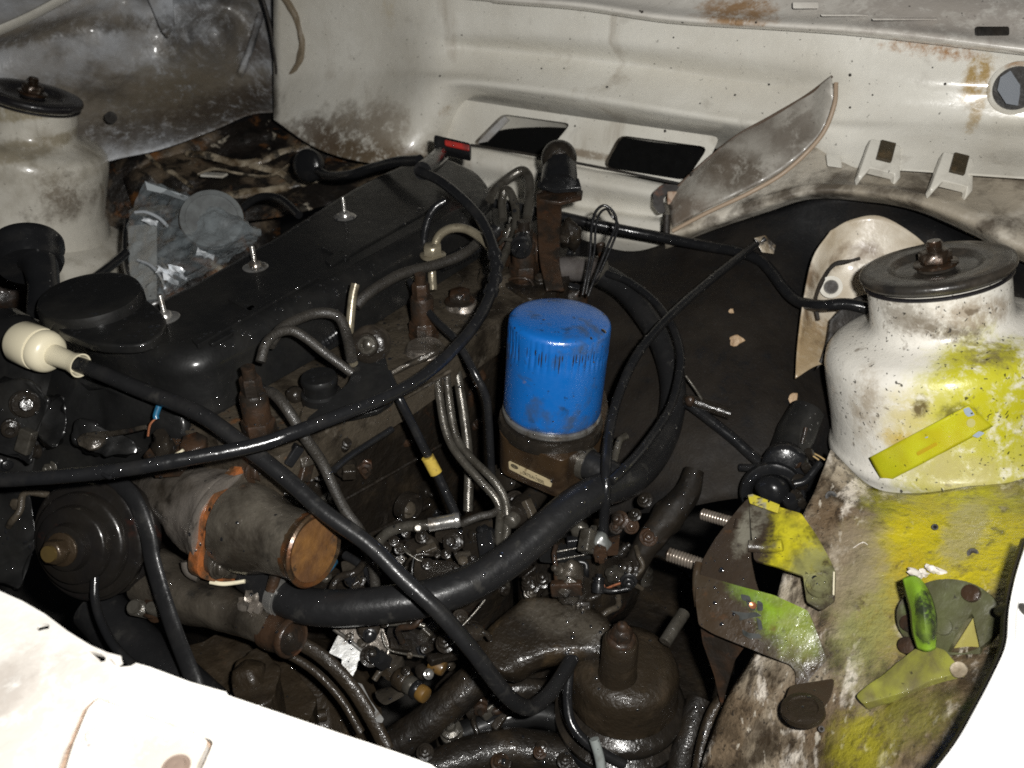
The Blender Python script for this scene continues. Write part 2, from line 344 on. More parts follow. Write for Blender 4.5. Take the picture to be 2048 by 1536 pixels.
MB().lathe([(.008, 0), (.009, .004), (0, .007)], P(222, 235, 1.38), tow(P(222, 235, 1.38)), 20).build('grommet', m_dark, wing)
# ---- rusty tray between left tower and firewall
tz = lambda y: -.46-.11*max(0, min(1, (y-210)/240))
tr = [[(226, 258), (300, 245), (400, 222), (480, 205), (552, 208), (580, 225)], [(232, 300), (320, 285), (420, 260), (520, 245), (600, 262), (680, 300)],
      [(244, 350), (330, 340), (440, 320), (540, 300), (650, 300), (780, 325)], [(266, 420), (340, 400), (450, 380), (560, 360), (680, 345), (860, 330)], [(280, 520), (350, 480), (460, 450), (580, 430), (700, 400), (880, 370)]]
tray = MB().grid([[PZ(x, y, tz(y)+.008*math.sin(x*.03+y*.05)) for x, y in r] for r in tr], 8, 8, rough=.014, rsc=26).build('battery_tray', m_tray, body, label='rusted oily battery tray with peeling white paint', solid=.0015, smooth=80)
m_rib = mk('dirty_cream_edge', (.40, .34, .25), .45, layers=[((.09, .06, .03), 22, .40, .58, .95), (DK, 40, .50, .60, .92)], bump=[(120, .002)], coat=.2)
for pts, r_ in (([(292, 284), (340, 266), (420, 245), (500, 228), (556, 222)], .006), ([(372, 306), (420, 312), (470, 325), (520, 322), (570, 302), (628, 290)], .007), ([(395, 350), (430, 338), (480, 348), (540, 352), (580, 330)], .006),
               ([(405, 396), (480, 388), (560, 376), (650, 352), (745, 330)], .009), ([(285, 300), (315, 330), (345, 345), (385, 375)], .004), ([(500, 330), (560, 345), (590, 370)], .006)):
    MB().tube([PZ(x, y, tz(y)+.010) for x, y in pts], r_*.85, n=8, flat=.4, wob=.6).build('tray_ridge', m_rib, tray)
MB().box(PZ(428, 350, -.49), Vector((.045, .01, .004)), Vector((-.004, .014, 0)), (0, 0, .004), .001).build('paint_flake', m_white, tray)
# ---- right shelf with rolled edge and the gusset flap
sx = [1330, 1420, 1530, 1620, 1720, 1830, 1950, 2070]
sr = [([405, 360, 300, 258, 270, 292, 305, 320], [1.24, 1.2, 1.17, 1.14, 1.11, 1.07, 1.03, .99]), ([425, 385, 330, 300, 300, 312, 330, 350], [1.21, 1.18, 1.15, 1.12, 1.1, 1.055, 1.01, .97]),
      ([440, 402, 362, 338, 335, 350, 375, 410], [1.19, 1.165, 1.13, 1.1, 1.07, 1.03, .99, .95]), ([450, 420, 388, 365, 364, 378, 412, 462], [1.18, 1.15, 1.11, 1.08, 1.05, 1.01, .97, .93]),
      ([462, 432, 398, 374, 374, 390, 430, 486], [1.17, 1.14, 1.1, 1.07, 1.04, 1.0, .96, .92]), ([478, 450, 412, 386, 388, 406, 452, 512], [1.17, 1.14, 1.1, 1.07, 1.04, 1.0, .96, .92]), ([500, 462, 425, 398, 402, 420, 472, 534], [1.2, 1.17, 1.13, 1.1, 1.07, 1.03, .99, .95])]
shelf = MB().grid([[P(x, y, d) for x, y, d in zip(sx+[2480], ys+[ys[-1]+(ys[-1]-ys[-2])*2.6], ds+[ds[-1]-.08])] for ys, ds in sr], 7, 5, rough=.002).build('wing_shelf', m_dirtw, body, label='dirty white shelf with a rolled edge above the black mat', solid=.0015, smooth=70)
m_clipd = mk('brown_rubber_pad', (.045, .035, .02), .45, layers=[((.12, .08, .04), 60, .5, .7, .6)])
for x, y in ((1764, 326), (1908, 352)):
    d = 1.035 if x < 1800 else .985; c = P(x, y, d); u = P(x+60, y+10, d)-c; v = P(x-8, y+62, d-.02)-c; n_ = u.cross(v).normalized(); n_ = n_ if n_.dot(tow(c)) > 0 else -n_
    k = MB().prism([c-u*.58-v*.5+n_*.012, c+u*.42-v*.42+n_*.012, c+u*.62+v*.45+n_*.004, c+u*.5+v*.62-n_*.004, c+u*.38+v*.42+n_*.008, c-u*.42+v*.36+n_*.008, c-u*.6+v*.6-n_*.004, c-u*.72+v*.5], -n_*.012, bev=.0015).build('clip_tab', m_white, shelf)
    MB().box(c+n_*.014-v*.12-u*.06, u*.5+v*.04, v*.62-u*.08, n_*.004, .001).build('rubber_pad', m_clipd, k)
MB().box(P(1668, 322, 1.08), P(1690, 326, 1.08)-P(1660, 322, 1.08), P(1665, 345, 1.07)-P(1662, 320, 1.08), tow(P(1668, 322, 1.08))*.006, .002).build('small_tab', m_white, shelf)
# gusset flap: thin curved fin standing in front of the firewall
top = [(1336, 392, 1.19), (1402, 330, 1.165), (1472, 273, 1.145), (1542, 233, 1.12), (1612, 192, 1.09), (1663, 153, 1.06)]
mid = [(1342, 420, 1.175), (1405, 360, 1.15), (1480, 312, 1.13), (1550, 270, 1.11), (1622, 225, 1.085), (1667, 180, 1.06)]
bot = [(1345, 455, 1.165), (1410, 420, 1.14), (1490, 382, 1.115), (1560, 345, 1.1), (1632, 280, 1.08), (1672, 208, 1.065)]
m_flap = mk('grimy_grey_fin', (.36, .34, .30), .42, layers=[((.20, .18, .155), 8, .40, .66, .9), ((.085, .065, .048), 13, .50, .66, .9), ((.55, .52, .47), 22, .60, .72, .8), SPK], coat=.3, bump=[(50, .0012)], late=[(P(1480, 345, 1.13), (.06, .05, .022), (.10, .08, .06), .9, .6), (P(1590, 270, 1.1), (.03, .05, .03), (.12, .10, .08), .8, .6), (P(1390, 420, 1.16), (.05, .05, .02), (.13, .10, .075), .85, .6)])
flap = MB().grid([pp(top), pp(mid), pp(bot)], 8, 8, rough=.004, rsc=20).build('gusset_flap', m_flap, body, label='thin curved grey white gusset fin streaked with dirt', solid=.0016, smooth=80)
MB().tube(pp([(1672, 166, 1.055), (1668, 212, 1.055), (1640, 275, 1.07), (1572, 342, 1.09), (1500, 385, 1.105), (1415, 425, 1.13), (1345, 462, 1.155)]), .0028, n=8).build('flap_seam', mk('tan_sealer', (.36, .27, .19), .5), flap)
MB().tube(pp([(1335, 392, 1.19), (1402, 330, 1.164), (1472, 273, 1.144), (1542, 233, 1.119), (1612, 192, 1.089), (1664, 153, 1.059)]), .0018, n=8).build('flap_edge', mk('worn_edge', (.09, .06, .04), .5), flap)
# dark grommet bracket by the flap foot
g = MB().prism(pp(rnd([(1306, 385), (1326, 367), (1380, 372), (1378, 386), (1336, 384), (1326, 400), (1332, 424), (1318, 428), (1306, 412)], 5) and [(x, y, 1.18) for x, y in rnd([(1306, 385), (1326, 367), (1380, 372), (1378, 386), (1336, 384), (1326, 400), (1332, 424), (1318, 428), (1306, 412)], 5)]), tow(P(1330, 390, 1.18))*-.012, bev=.002)
g.build('hinge_bracket', mk('rusty_black', (.02, .016, .014), .4, layers=[(RUST, 50, .5, .65, .8)], coat=.3), body)
MB().box(P(1345, 396, 1.18), RT*.014, UP*.018, FW*.004, .002).build('bracket_face', mk('rusty_cream', (.4, .3, .22), .5, layers=[(RUST, 60, .45, .6, .9)]), body)
MB().tube(pp([(1384, 345, 1.17), (1386, 380, 1.17)]), .0035, 8).build('slot', m_dark, body)
MB().tube(pp([(1334, 430, 1.165), (1333, 470, 1.165)]), .005, 8).build('slot', m_dark, body)
# ---- black sound mat on the toeboard
m_mat = mk('black_felt_mat', (.0075, .0075, .008), .65, layers=[((.022, .018, .014), 14, .45, .7, .8), ((.03, .03, .03), 420, .64, .74, .6, 2)], bump=[(30, .0015), (350, .0006)], rvar=.1, spec=.15,
    stains=[(P(1300, 700, 1.05), .2, (.014, .0105, .0075), .7)])
mx = [1110, 1250, 1350, 1450, 1560, 1640, 1750, 1900, 2070]
mr_ = [([462, 505, 484, 452, 420, 398, 396, 425, 530], [1.25, 1.22, 1.2, 1.17, 1.13, 1.1, 1.075, 1.03, .97]), ([520, 540, 540, 520, 500, 480, 475, 490, 600], [1.23, 1.2, 1.16, 1.13, 1.11, 1.11, 1.1, 1.06, 1.0]),
       ([620, 620, 620, 610, 600, 590, 600, 620, 650], [1.18, 1.13, 1.09, 1.07, 1.07, 1.09, 1.1, 1.06, 1.0]), ([740, 740, 735, 730, 725, 720, 720, 720, 760], [1.13, 1.07, 1.03, 1.02, 1.02, 1.05, 1.08, 1.04, 1.0]),
       ([880, 870, 865, 860, 850, 850, 850, 850, 880], [1.08, 1.02, .99, .975, .97, 1.0, 1.04, 1.0, 1.0]), ([1040, 1030, 1020, 1000, 990, 980, 980, 980, 1000], [1.05, 1.0, .96, .95, .95, .99, 1.03, 1.0, 1.0])]
mat_ = MB().grid([[P(x, y, d) for x, y, d in zip(mx+[2480], ys+[ys[-1]+120], ds+[ds[-1]-.06])] for ys, ds in mr_], 7, 7, rough=.003, rsc=30).build('sound_mat', m_mat, body, label='black felt mat on the right of the bay, flecked with droplets', solid=.003, smooth=80)
m_tan = mk('bare_tan_patch', (.38, .26, .15), .5, layers=[((.16, .09, .04), 90, .45, .65, .8)], bump=[(200, .002)])
for x, y, w_, h_, d in ((1472, 681, 15, 10, 1.03), (1588, 798, 9, 16, .985), (1463, 622, 5, 6, 1.055)):
    a = [P(x+w_*math.cos(t)*(1+.3*math.sin(3*t+x)), y+h_*math.sin(t)*(1+.25*math.cos(2*t+y)), d) for t in [k*.449 for k in range(14)]]
    MB().prism(a, tow(a[0])*.003, bev=.0008).build('bare_patch', m_tan, mat_)
# white edge rags where the mat is torn along the lip
MB().prism(pp([(1508, 476, 1.09), (1530, 470, 1.09), (1552, 490, 1.09), (1548, 508, 1.09), (1524, 505, 1.09)]), tow(P(1530, 490, 1.09))*.004, bev=.001).build('torn_edge', m_rib, mat_)
m_rustw = mk('rust_stained_white', (.62, .56, .46), .42, layers=[((.32, .24, .14), 9, .42, .64, .9), ((.14, .085, .04), 22, .55, .7, .85), SPK2], coat=.25, bump=[(60, .001)],
    stains=[(P(1612, 690, 1.0), (.02, .05, .09), (.30, .19, .08), .85)])
# ---- white wheelhouse opening behind the tower
rec = [[(1660, 462), (1700, 440), (1760, 432), (1830, 470), (1880, 520)], [(1625, 515), (1680, 500), (1745, 500), (1830, 540), (1880, 600)], [(1606, 600), (1655, 560), (1720, 560), (1800, 600), (1880, 650)], [(1594, 690), (1640, 640), (1700, 640), (1790, 680), (1880, 720)], [(1590, 758), (1640, 730), (1700, 730), (1790, 760), (1880, 800)]]
rd = [[1.05, 1.05, 1.04, 1.02, 1.0], [1.045, 1.06, 1.05, 1.03, 1.01], [1.03, 1.065, 1.06, 1.04, 1.02], [1.01, 1.045, 1.055, 1.04, 1.02], [.985, 1.0, 1.02, 1.02, 1.02]]
wh = MB().grid([[P(x, y, d-.012) for (x, y), d in zip(r, dd)] for r, dd in zip(rec, rd)], 7, 7).build('wheelhouse_panel', m_rustw, body, label='white wheelhouse panel with brown stains behind the right tower', solid=.0015, smooth=80)
c = P(1662, 574, 1.03); n_ = tow(c)
MB().lathe([(.013, 0), (.013, .003), (.0085, .004), (.0075, .001)], c, n_, 24, cap=False).build('hole_boss', m_white, wh)
MB().lathe([(.0076, .0012), (0, .0014)], c, n_, 20).build('hole', m_dark, wh)
for x, y, a in ((1650, 520, 60), (1720, 505, 40), (1625, 640, 30), (1660, 660, 40), (1700, 590, 34)):
    q = [P(x+a*.3*math.cos(t)*(1+.4*math.sin(2*t+x)), y+a*.34*math.sin(t), 1.035-.0003*(y-500)*.3) for t in [k*.52 for k in range(12)]]
MB().tube(pp([(1636, 640, 1.012), (1630, 600, 1.02), (1648, 555, 1.03), (1668, 530, 1.035), (1700, 522, 1.035), (1720, 516, 1.03)]), .0022, n=8, wob=.6).build('torn_sealer', m_dark, wh)
MB().grid([[P(x, y, .99) for x, y in r] for r in ([(1660, 640), (1700, 600), (1745, 585)], [(1650, 690), (1690, 660), (1745, 640)], [(1632, 740), (1660, 720), (1745, 720)])], 5, 5, rough=.004, rsc=60).build('dark_lining', m_dark, wh, smooth=80, solid=.001)
# ---- strut towers (lathe along a tilted axis) ------------------------------------------------
def tower(capx, bot, mat, label, prof, rough=.0):
    a = P(*capx); b = P(*bot); ax = (b-a).normalized()
    m = MB().lathe([(r, h) for r, h in prof], a, ax, 96, cap=False)
    return m.build('strut_tower', mat, body, label=label, smooth=60), a, ax
prof = [(.05, .006), (.0655, .012), (.0662, .046), (.0672, .053), (.0715, .0585), (.082, .0622), (.097, .0655), (.1065, .0695), (.1130, .077), (.1160, .088), (.1168, .102), (.117, .14), (.1175, .172), (.1205, .177), (.1235, .183), (.1205, .189), (.120, .2), (.120, .225), (.126, .26), (.14, .30)]
profL = prof[:-6]+[(.130, .206), (.150, .210), (.164, .216), (.169, .226), (.170, .245), (.168, .30), (.170, .40)]
rt_a, rt_b = (1872, 533, .87), (1908, 955, .955)
yl = lambda x, y, d, r, col=YEL, a=.93, h=.35: (P(x, y, d), r, col, a, h)
m_towR = mk('sprayed_tower_paint', (.74, .71, .64), .36, coat=.35, spec=.45, bump=[(70, .0007), (260, .0002)],
    stains=[yl(1965, 905, .82, (.05, .06, .085), (.46, .44, .03), .82, .7), yl(1900, 800, .81, (.03, .05, .03), (.50, .47, .08), .8, .7), yl(1815, 845, .83, (.022, .05, .026), (.54, .45, .13), .7, .8), yl(1985, 770, .80, (.05, .05, .06), YEL, .95), yl(1985, 1000, .8, (.07, .08, .07), YEL, .95, .5), yl(1800, 912, .83, (.022, .05, .012), (.52, .36, .01), .85, .6), (P(1920, 960, .83), (.05, .05, .03), (.40, .34, .24), .55, .7),
            (P(1900, 700, .80), (.065, .05, .012), (.13, .10, .065), .9), (P(1985, 650, .8), (.05, .05, .014), (.30, .24, .17), .8), (P(1790, 650, .83), (.03, .06, .02), (.20, .17, .13), .7), (P(1700, 840, .84), (.02, .05, .05), (.36, .30, .22), .8), (P(1848, 800, .83), (.007, .03, .012), (.10, .07, .03), .9),
            (P(1700, 700, .84), (.03, .05, .02), (.42, .38, .32), .8), (P(1698, 960, .84), (.02, .05, .04), (.40, .34, .25), .8), (P(1925, 815, .82), (.016, .05, .012), (.10, .085, .03), .8)],
    layers=[((.40, .34, .24), 12, .60, .76, .55), ((.12, .085, .05), 45, .63, .70, .75), SPW, SPK2, (DK, 130, .72, .74, .85, 2)])
towR, axo, axR = tower(rt_a, rt_b, m_towR, 'near white strut tower sprayed with yellow paint on its front', prof)
m_towL = mk('cream_tower_paint', (.70, .665, .58), .36, coat=.4, spec=.45, bump=[(40, .0012)],
    layers=[((.30, .26, .19), 9, .46, .68, .85), ((.10, .08, .05), 20, .62, .74, .8), ((.2, .18, .13), 40, .5, .7, .4, 5, (1, 1, .12)), SPK],
    stains=[(P(40, 225, 1.3), (.2, .2, .012), (.30, .24, .12), .7), (P(20, 315, 1.28), (.2, .2, .01), (.26, .21, .12), .7), (P(200, 440, 1.32), (.1, .1, .03), (.12, .09, .06), .8), (P(20, 420, 1.28), (.012, .1, .04), (.14, .10, .06), .7)])
towL, axl, axL = tower((65, 190, 1.35), (48, 462, 1.445), m_towL, 'far cream white strut tower at the left, grimy and plain', profL)
def cyl(px, py, r):           # a point of the right tower's side wall
    d = ray(px, py); m_ = CAM-axo; d2 = d-axR*d.dot(axR); m2 = m_-axR*m_.dot(axR)
    a = d2.dot(d2); b = d2.dot(m2); c = m2.dot(m2)-r*r; q = max(0, b*b-a*c)
    return CAM+d*((-b-math.sqrt(q))/a)
# ---- rubber strut caps (separate parts of the suspension)
m_cap = mk('black_steel_cap', (.030, .027, .023), .34, layers=[((.07, .055, .04), 18, .48, .7, .7), ((.012, .011, .011), 40, .5, .65, .7)], bump=[(110, .0006)], coat=.25, spec=.6)
m_nutr = mk('rusty_nut', (.040, .027, .018), .32, metal=.5, layers=[((.07, .032, .014), 80, .50, .68, .8), ((.20, .17, .14), 120, .58, .7, .7)], bump=[(200, .0006)], coat=.4)
m_capL = mk('black_rubber_cap', (.013, .012, .014), .42, layers=[((.03, .026, .022), 30, .5, .7, .6)], bump=[(110, .0006)], coat=.25)
def strutcap(o, ax, lab, mcap):
    t = thing('strut_cap', lab, 'strut cap', o)
    u = -ax
    MB().lathe([(.064, -.0085), (.0690, -.0065), (.0713, -.003), (.0716, .0002), (.0703, .003), (.067, .0042), (.056, .0046), (.046, .0040), (.0425, .0030), (.039, -.001), (.036, -.0022), (.018, -.003), (.0, -.003)], o, u, 72, cap=True).build('cap_disc', mcap, t)
    MB().lathe([(.0665, -.013), (.0685, -.0115), (.0685, -.0095), (.0655, -.009)], o, u, 72, cap=False).build('rubber_lip', m_capL, t)
    MB().lathe([(.0, -.002), (.0175, -.002), (.018, .0), (.013, .003), (.0125, .003)], o, u, 30).build('washer', mcap, t)
    n_ = MB(); n_.hexb(o+u*.002, u, .0155, .012, True).build('nut', m_nutr, t)
    MB().thread(o+u*.013, o+u*.027, .0078, .0018).build('stud', m_nutr, t)
    return t
strutcap(axo, axR, 'large black strut cap with a rusty centre nut on the yellow sprayed tower', m_cap)
strutcap(axl, axL, 'black strut cap on the far cream tower, cut by the left picture edge', m_capL)
# ---- right apron sloping down from the tower base
m_apr = mk('oily_apron', (.50, .44, .34), .36, coat=.6, spec=.5, bump=[(45, .003), (200, .0014)], cbump=(160, .001),
    late=[yl(1905, 1045, .79, (.060, .07, .045), YEL, .97, .5), yl(1950, 1105, .745, (.048, .06, .04), (.48, .40, .012), .97, .5), yl(1810, 1085, .77, (.022, .1, .05), (.46, .38, .012), .9, .5), yl(1800, 1140, .745, (.018, .03, .03), (.42, .31, .015), .85, .5), yl(1785, 1225, .715, (.014, .03, .03), (.30, .24, .05), .7, .6), yl(1720, 1235, .735, (.03, .08, .02), (.24, .24, .09), .8, .6), yl(1730, 1490, .65, (.026, .03, .03), (.28, .25, .02), .9, .6), yl(1820, 1430, .63, (.035, .022, .02), (.17, .155, .035), .8, .7), (P(1930, 1060, .77), (.016, .05, .02), (.30, .27, .20), .6), (P(1700, 1130, .785), (.03, .06, .03), (.26, .21, .14), .7)],
    layers=[((.12, .08, .045), 8, .30, .54, .9), ((.035, .024, .014), 24, .47, .60, .88), ((.64, .58, .50), 30, .57, .64, .9, 6, (1, .4, 1)), ((.03, .02, .012), 70, .52, .62, .75, 6, (1, .5, .6)), ((.60, .55, .46), 110, .62, .68, .7, 4, (1, .4, 1)), ((.02, .014, .01), 190, .58, .66, .6, 3), SPW, SPK2],
    stains=[yl(1900, 1050, .76, (.05, .08, .04), (.46, .38, .012), .9, .5), yl(1800, 1130, .74, (.03, .05, .035), (.46, .33, .01), .9, .4), 
            yl(1730, 1240, .72, (.035, .05, .025), (.20, .19, .08), .85, .5), yl(1790, 1250, .70, (.02, .05, .04), (.34, .26, .03), .8, .5), (P(1620, 1060, .80), (.035, .06, .05), (.12, .085, .05), .8), yl(1880, 1390, .64, (.05, .06, .02), (.13, .12, .03), .9, .4), (P(1590, 1500, .66), (.05, .06, .03), (.09, .065, .04), .8)])
ar = [([(1660, 900, .885), (1740, 975, .86), (1830, 990, .845), (1940, 975, .83), (2075, 950, .82)]),
      ([(1630, 985, .86), (1715, 1020, .825), (1825, 1040, .80), (1940, 1035, .785), (2075, 1010, .77)]),
      ([(1585, 1080, .84), (1690, 1100, .80), (1810, 1110, .77), (1930, 1110, .745), (2060, 1090, .72)]),
      ([(1560, 1180, .82), (1660, 1195, .775), (1780, 1205, .74), (1900, 1200, .71), (2035, 1190, .68)]),
      ([(1520, 1290, .80), (1630, 1300, .745), (1750, 1310, .705), (1880, 1310, .67), (2000, 1310, .64)]),
      ([(1455, 1400, .785), (1590, 1410, .725), (1710, 1420, .68), (1830, 1420, .635), (1960, 1420, .60)]),
      ([(1415, 1500, .78), (1560, 1510, .715), (1680, 1520, .66), (1800, 1530, .61), (1920, 1540, .57)]),
      ([(1390, 1600, .775), (1540, 1620, .70), (1650, 1640, .645), (1770, 1650, .59), (1880, 1660, .55)])]
ar = [r+[(r[-1][0]+220, r[-1][1]-20, r[-1][2]-.05)] for r in ar]
apron = MB().grid([pp(r) for r in ar], 9, 8, rough=.004, rsc=22).build('apron', m_apr, body, label='oily brown and yellow apron sloping below the right tower', solid=.002, smooth=80)
bl = MB()
for x, y, d in ((1745, 1165, .74), (1700, 1180, .75), (1946, 1110, .735), (1998, 1095, .73)): pass
for x, y, r_, d in ((1662, 993, 9, .845), (1946, 1108, 9, .738), (1870, 1054, 5, .775), (1643, 1458, 5, .68)):
    c = P(x, y, d); MB().lathe([(rp(r_*1.3, d), -.004), (rp(r_*1.2, d), .0016), (rp(r_*.7, d), .0016), (0, -.001)], c, tow(c), 18).build('drain_plug', m_dark, apron)
# raised white weld lips
m_lip = mk('pale_paint_edge', (.6, .56, .5), .35, layers=[((.3, .22, .15), 60, .5, .65, .7)], coat=.3)
for pts, r_ in (([(1935, 1345, .655), (1975, 1322, .65), (1998, 1290, .65), (2002, 1260, .65)], 5), ([(1700, 1100, .795), (1725, 1085, .79), (1738, 1092, .79)], 1.6), ([(1708, 1118, .79), (1722, 1110, .79)], 2)):
    hose('weld_lip', pts, r_*.6, m_lip, parent=apron, seg=8, wob=.3)
for x, y in ((1828, 1143), (1848, 1146), (1864, 1139), (1874, 1142), (1836, 1150)):
    c = P(x, y, .737); MB().blob(c, .0035+.002*(x % 3), .003, .003, 2, .9, 2, seed=x).build('white_chip', m_lip, apron)
# ---- fender edge at the bottom right
m_fend = mk('clean_white_fender', (.80, .79, .76), .3, layers=[((.45, .38, .3), 30, .66, .72, .6), ((.12, .06, .03), 60, .71, .74, .8)], coat=.5)
fe = [(2060, 1075, .59), (2036, 1150, .565), (2022, 1220, .55), (2016, 1290, .525), (1990, 1352, .51), (1955, 1420, .49), (1915, 1490, .468), (1850, 1575, .45)]
inn = [(x, y, d+.02) for x, y, d in fe]; o1 = [(x+8, y+2, d-.004) for x, y, d in fe]; o2 = [(x+60, y+6, d-.005) for x, y, d in fe]; o3 = [(x+600, y+60, d-.0) for x, y, d in fe]
dn = [(x-2, y+18, d+.05) for x, y, d in fe]
MB().grid([pp(dn), pp(inn), pp(o1), pp(o2), pp(o3)], 5, 8).build('fender', m_fend, body, label='overexposed white fender edge at the bottom right', solid=.0012, smooth=60)
MB().grid([pp([(x-6, y, d+.012) for x, y, d in fe]), pp([(x-16, y+4, d+.06) for x, y, d in fe])], 5, 2).build('fender_gap', m_dark, body, solid=.001)
MB().tube(pp([(2000, 1222, .62), (2030, 1216, .56), (2060, 1222, .54)]), .004, n=6).build('fender_clip', m_dark, body)
# ---- front crossmember (very near the lens, overexposed)
m_front = mk('front_panel_paint', (.82, .80, .75), .42, layers=[((.55, .50, .44), 22, .55, .75, .5), ((.35, .27, .2), 55, .67, .73, .55), ((.05, .03, .05), 120, .735, .75, .8)], bump=[(60, .0006)], coat=.3,
    stains=[(PZ(-10, 1382, -.41), .018, (.30, .27, .25), .8), (PZ(330, 1520, -.41), (.03, .02, .05), (.42, .34, .27), .7), (PZ(60, 1420, -.41), .05, (.52, .47, .42), .7)])
ZF = -.41
edge = [(-60, 1165), (0, 1182), (45, 1202), (90, 1228), (135, 1262), (180, 1290), (215, 1305), (242, 1312), (244, 1322), (232, 1330), (224, 1320), (218, 1316), (228, 1328), (240, 1334), (262, 1332), (272, 1326), (300, 1334), (380, 1364), (452, 1384), (455, 1390), (470, 1396), (500, 1406), (600, 1440), (700, 1474), (790, 1504), (862, 1530), (900, 1560), (900, 1700), (-300, 1700), (-300, 1165)]
plate = [(190, 1390), (305, 1432), (418, 1474), (428, 1484), (405, 1536), (380, 1580), (100, 1580), (128, 1500), (166, 1412)]
holes = [[(76, 1250), (92, 1246), (99, 1250), (98, 1257), (88, 1259), (78, 1262), (74, 1258)], [(176, 1301), (203, 1308), (212, 1316), (210, 1322), (202, 1324), (197, 1318)]]
front = MB().prism([PZ(x, y, ZF) for x, y in edge], Vector((0, 0, -.0025)), [[PZ(x, y, ZF) for x, y in h] for h in holes] + [[PZ(x, y, ZF) for x, y in rnd(plate, 8)]], bev=0).build('front_crossmember', m_front, body, label='overexposed white front crossmember nearest the camera')
MB().prism([PZ(x, y, ZF-.0035) for x, y in rnd([(196, 1397), (300, 1436), (405, 1474), (415, 1482), (392, 1536), (368, 1582), (120, 1582), (142, 1500), (176, 1416)], 6)], Vector((0, 0, -.006)), bev=.0012).build('embossed_plate', m_front, front)
MB().prism([PZ(x, y, ZF-.012) for x, y in ((120, 1360), (460, 1470), (440, 1600), (60, 1600))], Vector((0, 0, -.002))).build('plate_gap', mk('brown_joint', (.42, .30, .22), .5, layers=[((.12, .07, .05), 90, .5, .65, .8)], bump=[(200, .002)]), front)
for x, y, r_ in ((187, 1472, .0042), (352, 1534, .005)):
    c = PZ(x, y, ZF-.0034); r2 = MB().lathe([(r_*1.5, 0), (r_*1.4, .0006), (r_*1.05, .0003), (r_*.9, .0022), (r_*.3, .0026), (0, .0022)], c, (0, 0, 1), 24); r2.build('rivet', m_front if x < 300 else mk('dirty_rivet', (.2, .15, .12), .4), front)
# ================================================================ GROUND
g_ = MB(); g_.faces([(-15, -15, 0), (15, -15, 0), (15, 15, 0), (-15, 15, 0)], [(0, 1, 2, 3)])
m_ground = mk('dark_ground', (.03, .028, .025), .7, layers=[((.05, .045, .04), 20, .4, .7, .8)], bump=[(80, .004)])
g_.build('ground', m_ground, kind='structure', smooth=0)
# ================================================================ ENGINE MATERIALS
WET = dict(coat=.22, cbump=(140, .0014), croug=.12, spec=.2)
m_blk = mk('oily_cast_iron', (.0105, .0082, .006), .5, layers=[((.026, .019, .012), 20, .50, .68, .85), ((.05, .02, .008), 34, .64, .74, .6), ((.009, .008, .007), 30, .55, .7, .8)], bump=[(60, .003), (220, .0009)], **WET)
m_head = mk('oily_head_casting', (.050, .041, .030), .40, layers=[((.012, .0095, .007), 22, .46, .62, .92), ((.11, .045, .015), 34, .64, .73, .7), ((.11, .095, .075), 44, .60, .72, .7)], bump=[(70, .002), (260, .0008)], **WET)
m_cover = mk('black_valve_cover', (.0075, .0075, .0075), .5, layers=[((.018, .017, .015), 14, .48, .72, .7), ((.03, .027, .022), 60, .68, .76, .5)], bump=[(28, .0015)], coat=.35, croug=.17, spec=.15)
m_brown = mk('brown_grimy_casting', (.020, .0145, .009), .42, layers=[((.017, .013, .009), 18, .46, .66, .9), ((.042, .031, .020), 30, .55, .70, .75), ((.06, .028, .012), 30, .66, .76, .5)], bump=[(60, .0025), (230, .0009)], **WET)
m_lump = mk('oil_soaked_parts', (.014, .0115, .009), .26, layers=[((.030, .024, .018), 40, .5, .68, .8), ((.009, .008, .007), 30, .5, .7, .7), ((.09, .04, .015), 50, .68, .76, .5)], bump=[(120, .0015)], coat=.2, cbump=(160, .0006), croug=.1, spec=.3)
m_rubber = mk('black_rubber', (.0105, .0105, .011), .36, layers=[((.022, .021, .020), 26, .5, .7, .6), ((.042, .040, .036), 50, .60, .72, .6)], bump=[(160, .0004)], coat=.1, cbump=(200, .0005), croug=.12, spec=.22)
m_rubw = mk('wet_black_cable', (.009, .0092, .010), .24, layers=[((.02, .019, .018), 40, .5, .7, .6)], bump=[(90, .0005)], coat=.15, cbump=(160, .0006), croug=.1, spec=.3)
m_cord = mk('woven_grey_hose', (.026, .023, .019), .5, layers=[((.015, .013, .011), 50, .45, .65, .8)], bump=[(420, .001)], coat=.12, cbump=(300, .0006))
m_alu = mk('grimy_aluminium', (.26, .23, .20), .32, metal=.6, layers=[((.05, .040, .028), 16, .44, .66, .92), ((.012, .011, .01), 40, .60, .70, .8), ((.13, .06, .02), 40, .68, .76, .6)], bump=[(80, .0012), (300, .0004)], coat=.3, cbump=(300, .0008))
m_alud = mk('dark_grey_casting', (.075, .064, .050), .34, metal=.35, layers=[((.016, .013, .010), 14, .38, .60, .95), ((.17, .055, .014), 30, .66, .74, .8), ((.007, .007, .007), 30, .57, .66, .85), ((.13, .12, .10), 40, .64, .74, .6)], bump=[(70, .0015), (260, .0005)], coat=.3, cbump=(300, .001))
m_orange = mk('orange_rust_sealant', (.27, .085, .024), .42, layers=[((.06, .035, .018), 34, .42, .58, .92), ((.22, .20, .18), 50, .62, .70, .7), ((.012, .01, .008), 70, .58, .66, .8)], bump=[(120, .0015)], coat=.3)
m_steel = mk('bright_wet_steel', (.40, .39, .37), .24, metal=.8, layers=[((.10, .07, .04), 40, .52, .66, .8)], bump=[(90, .0006)], coat=.3)
m_pipe = mk('dull_steel_pipe', (.085, .078, .065), .32, metal=.5, layers=[((.03, .025, .018), 50, .46, .66, .85), ((.13, .06, .025), 60, .68, .76, .6)], bump=[(200, .0006)], coat=.4, cbump=(300, .001))
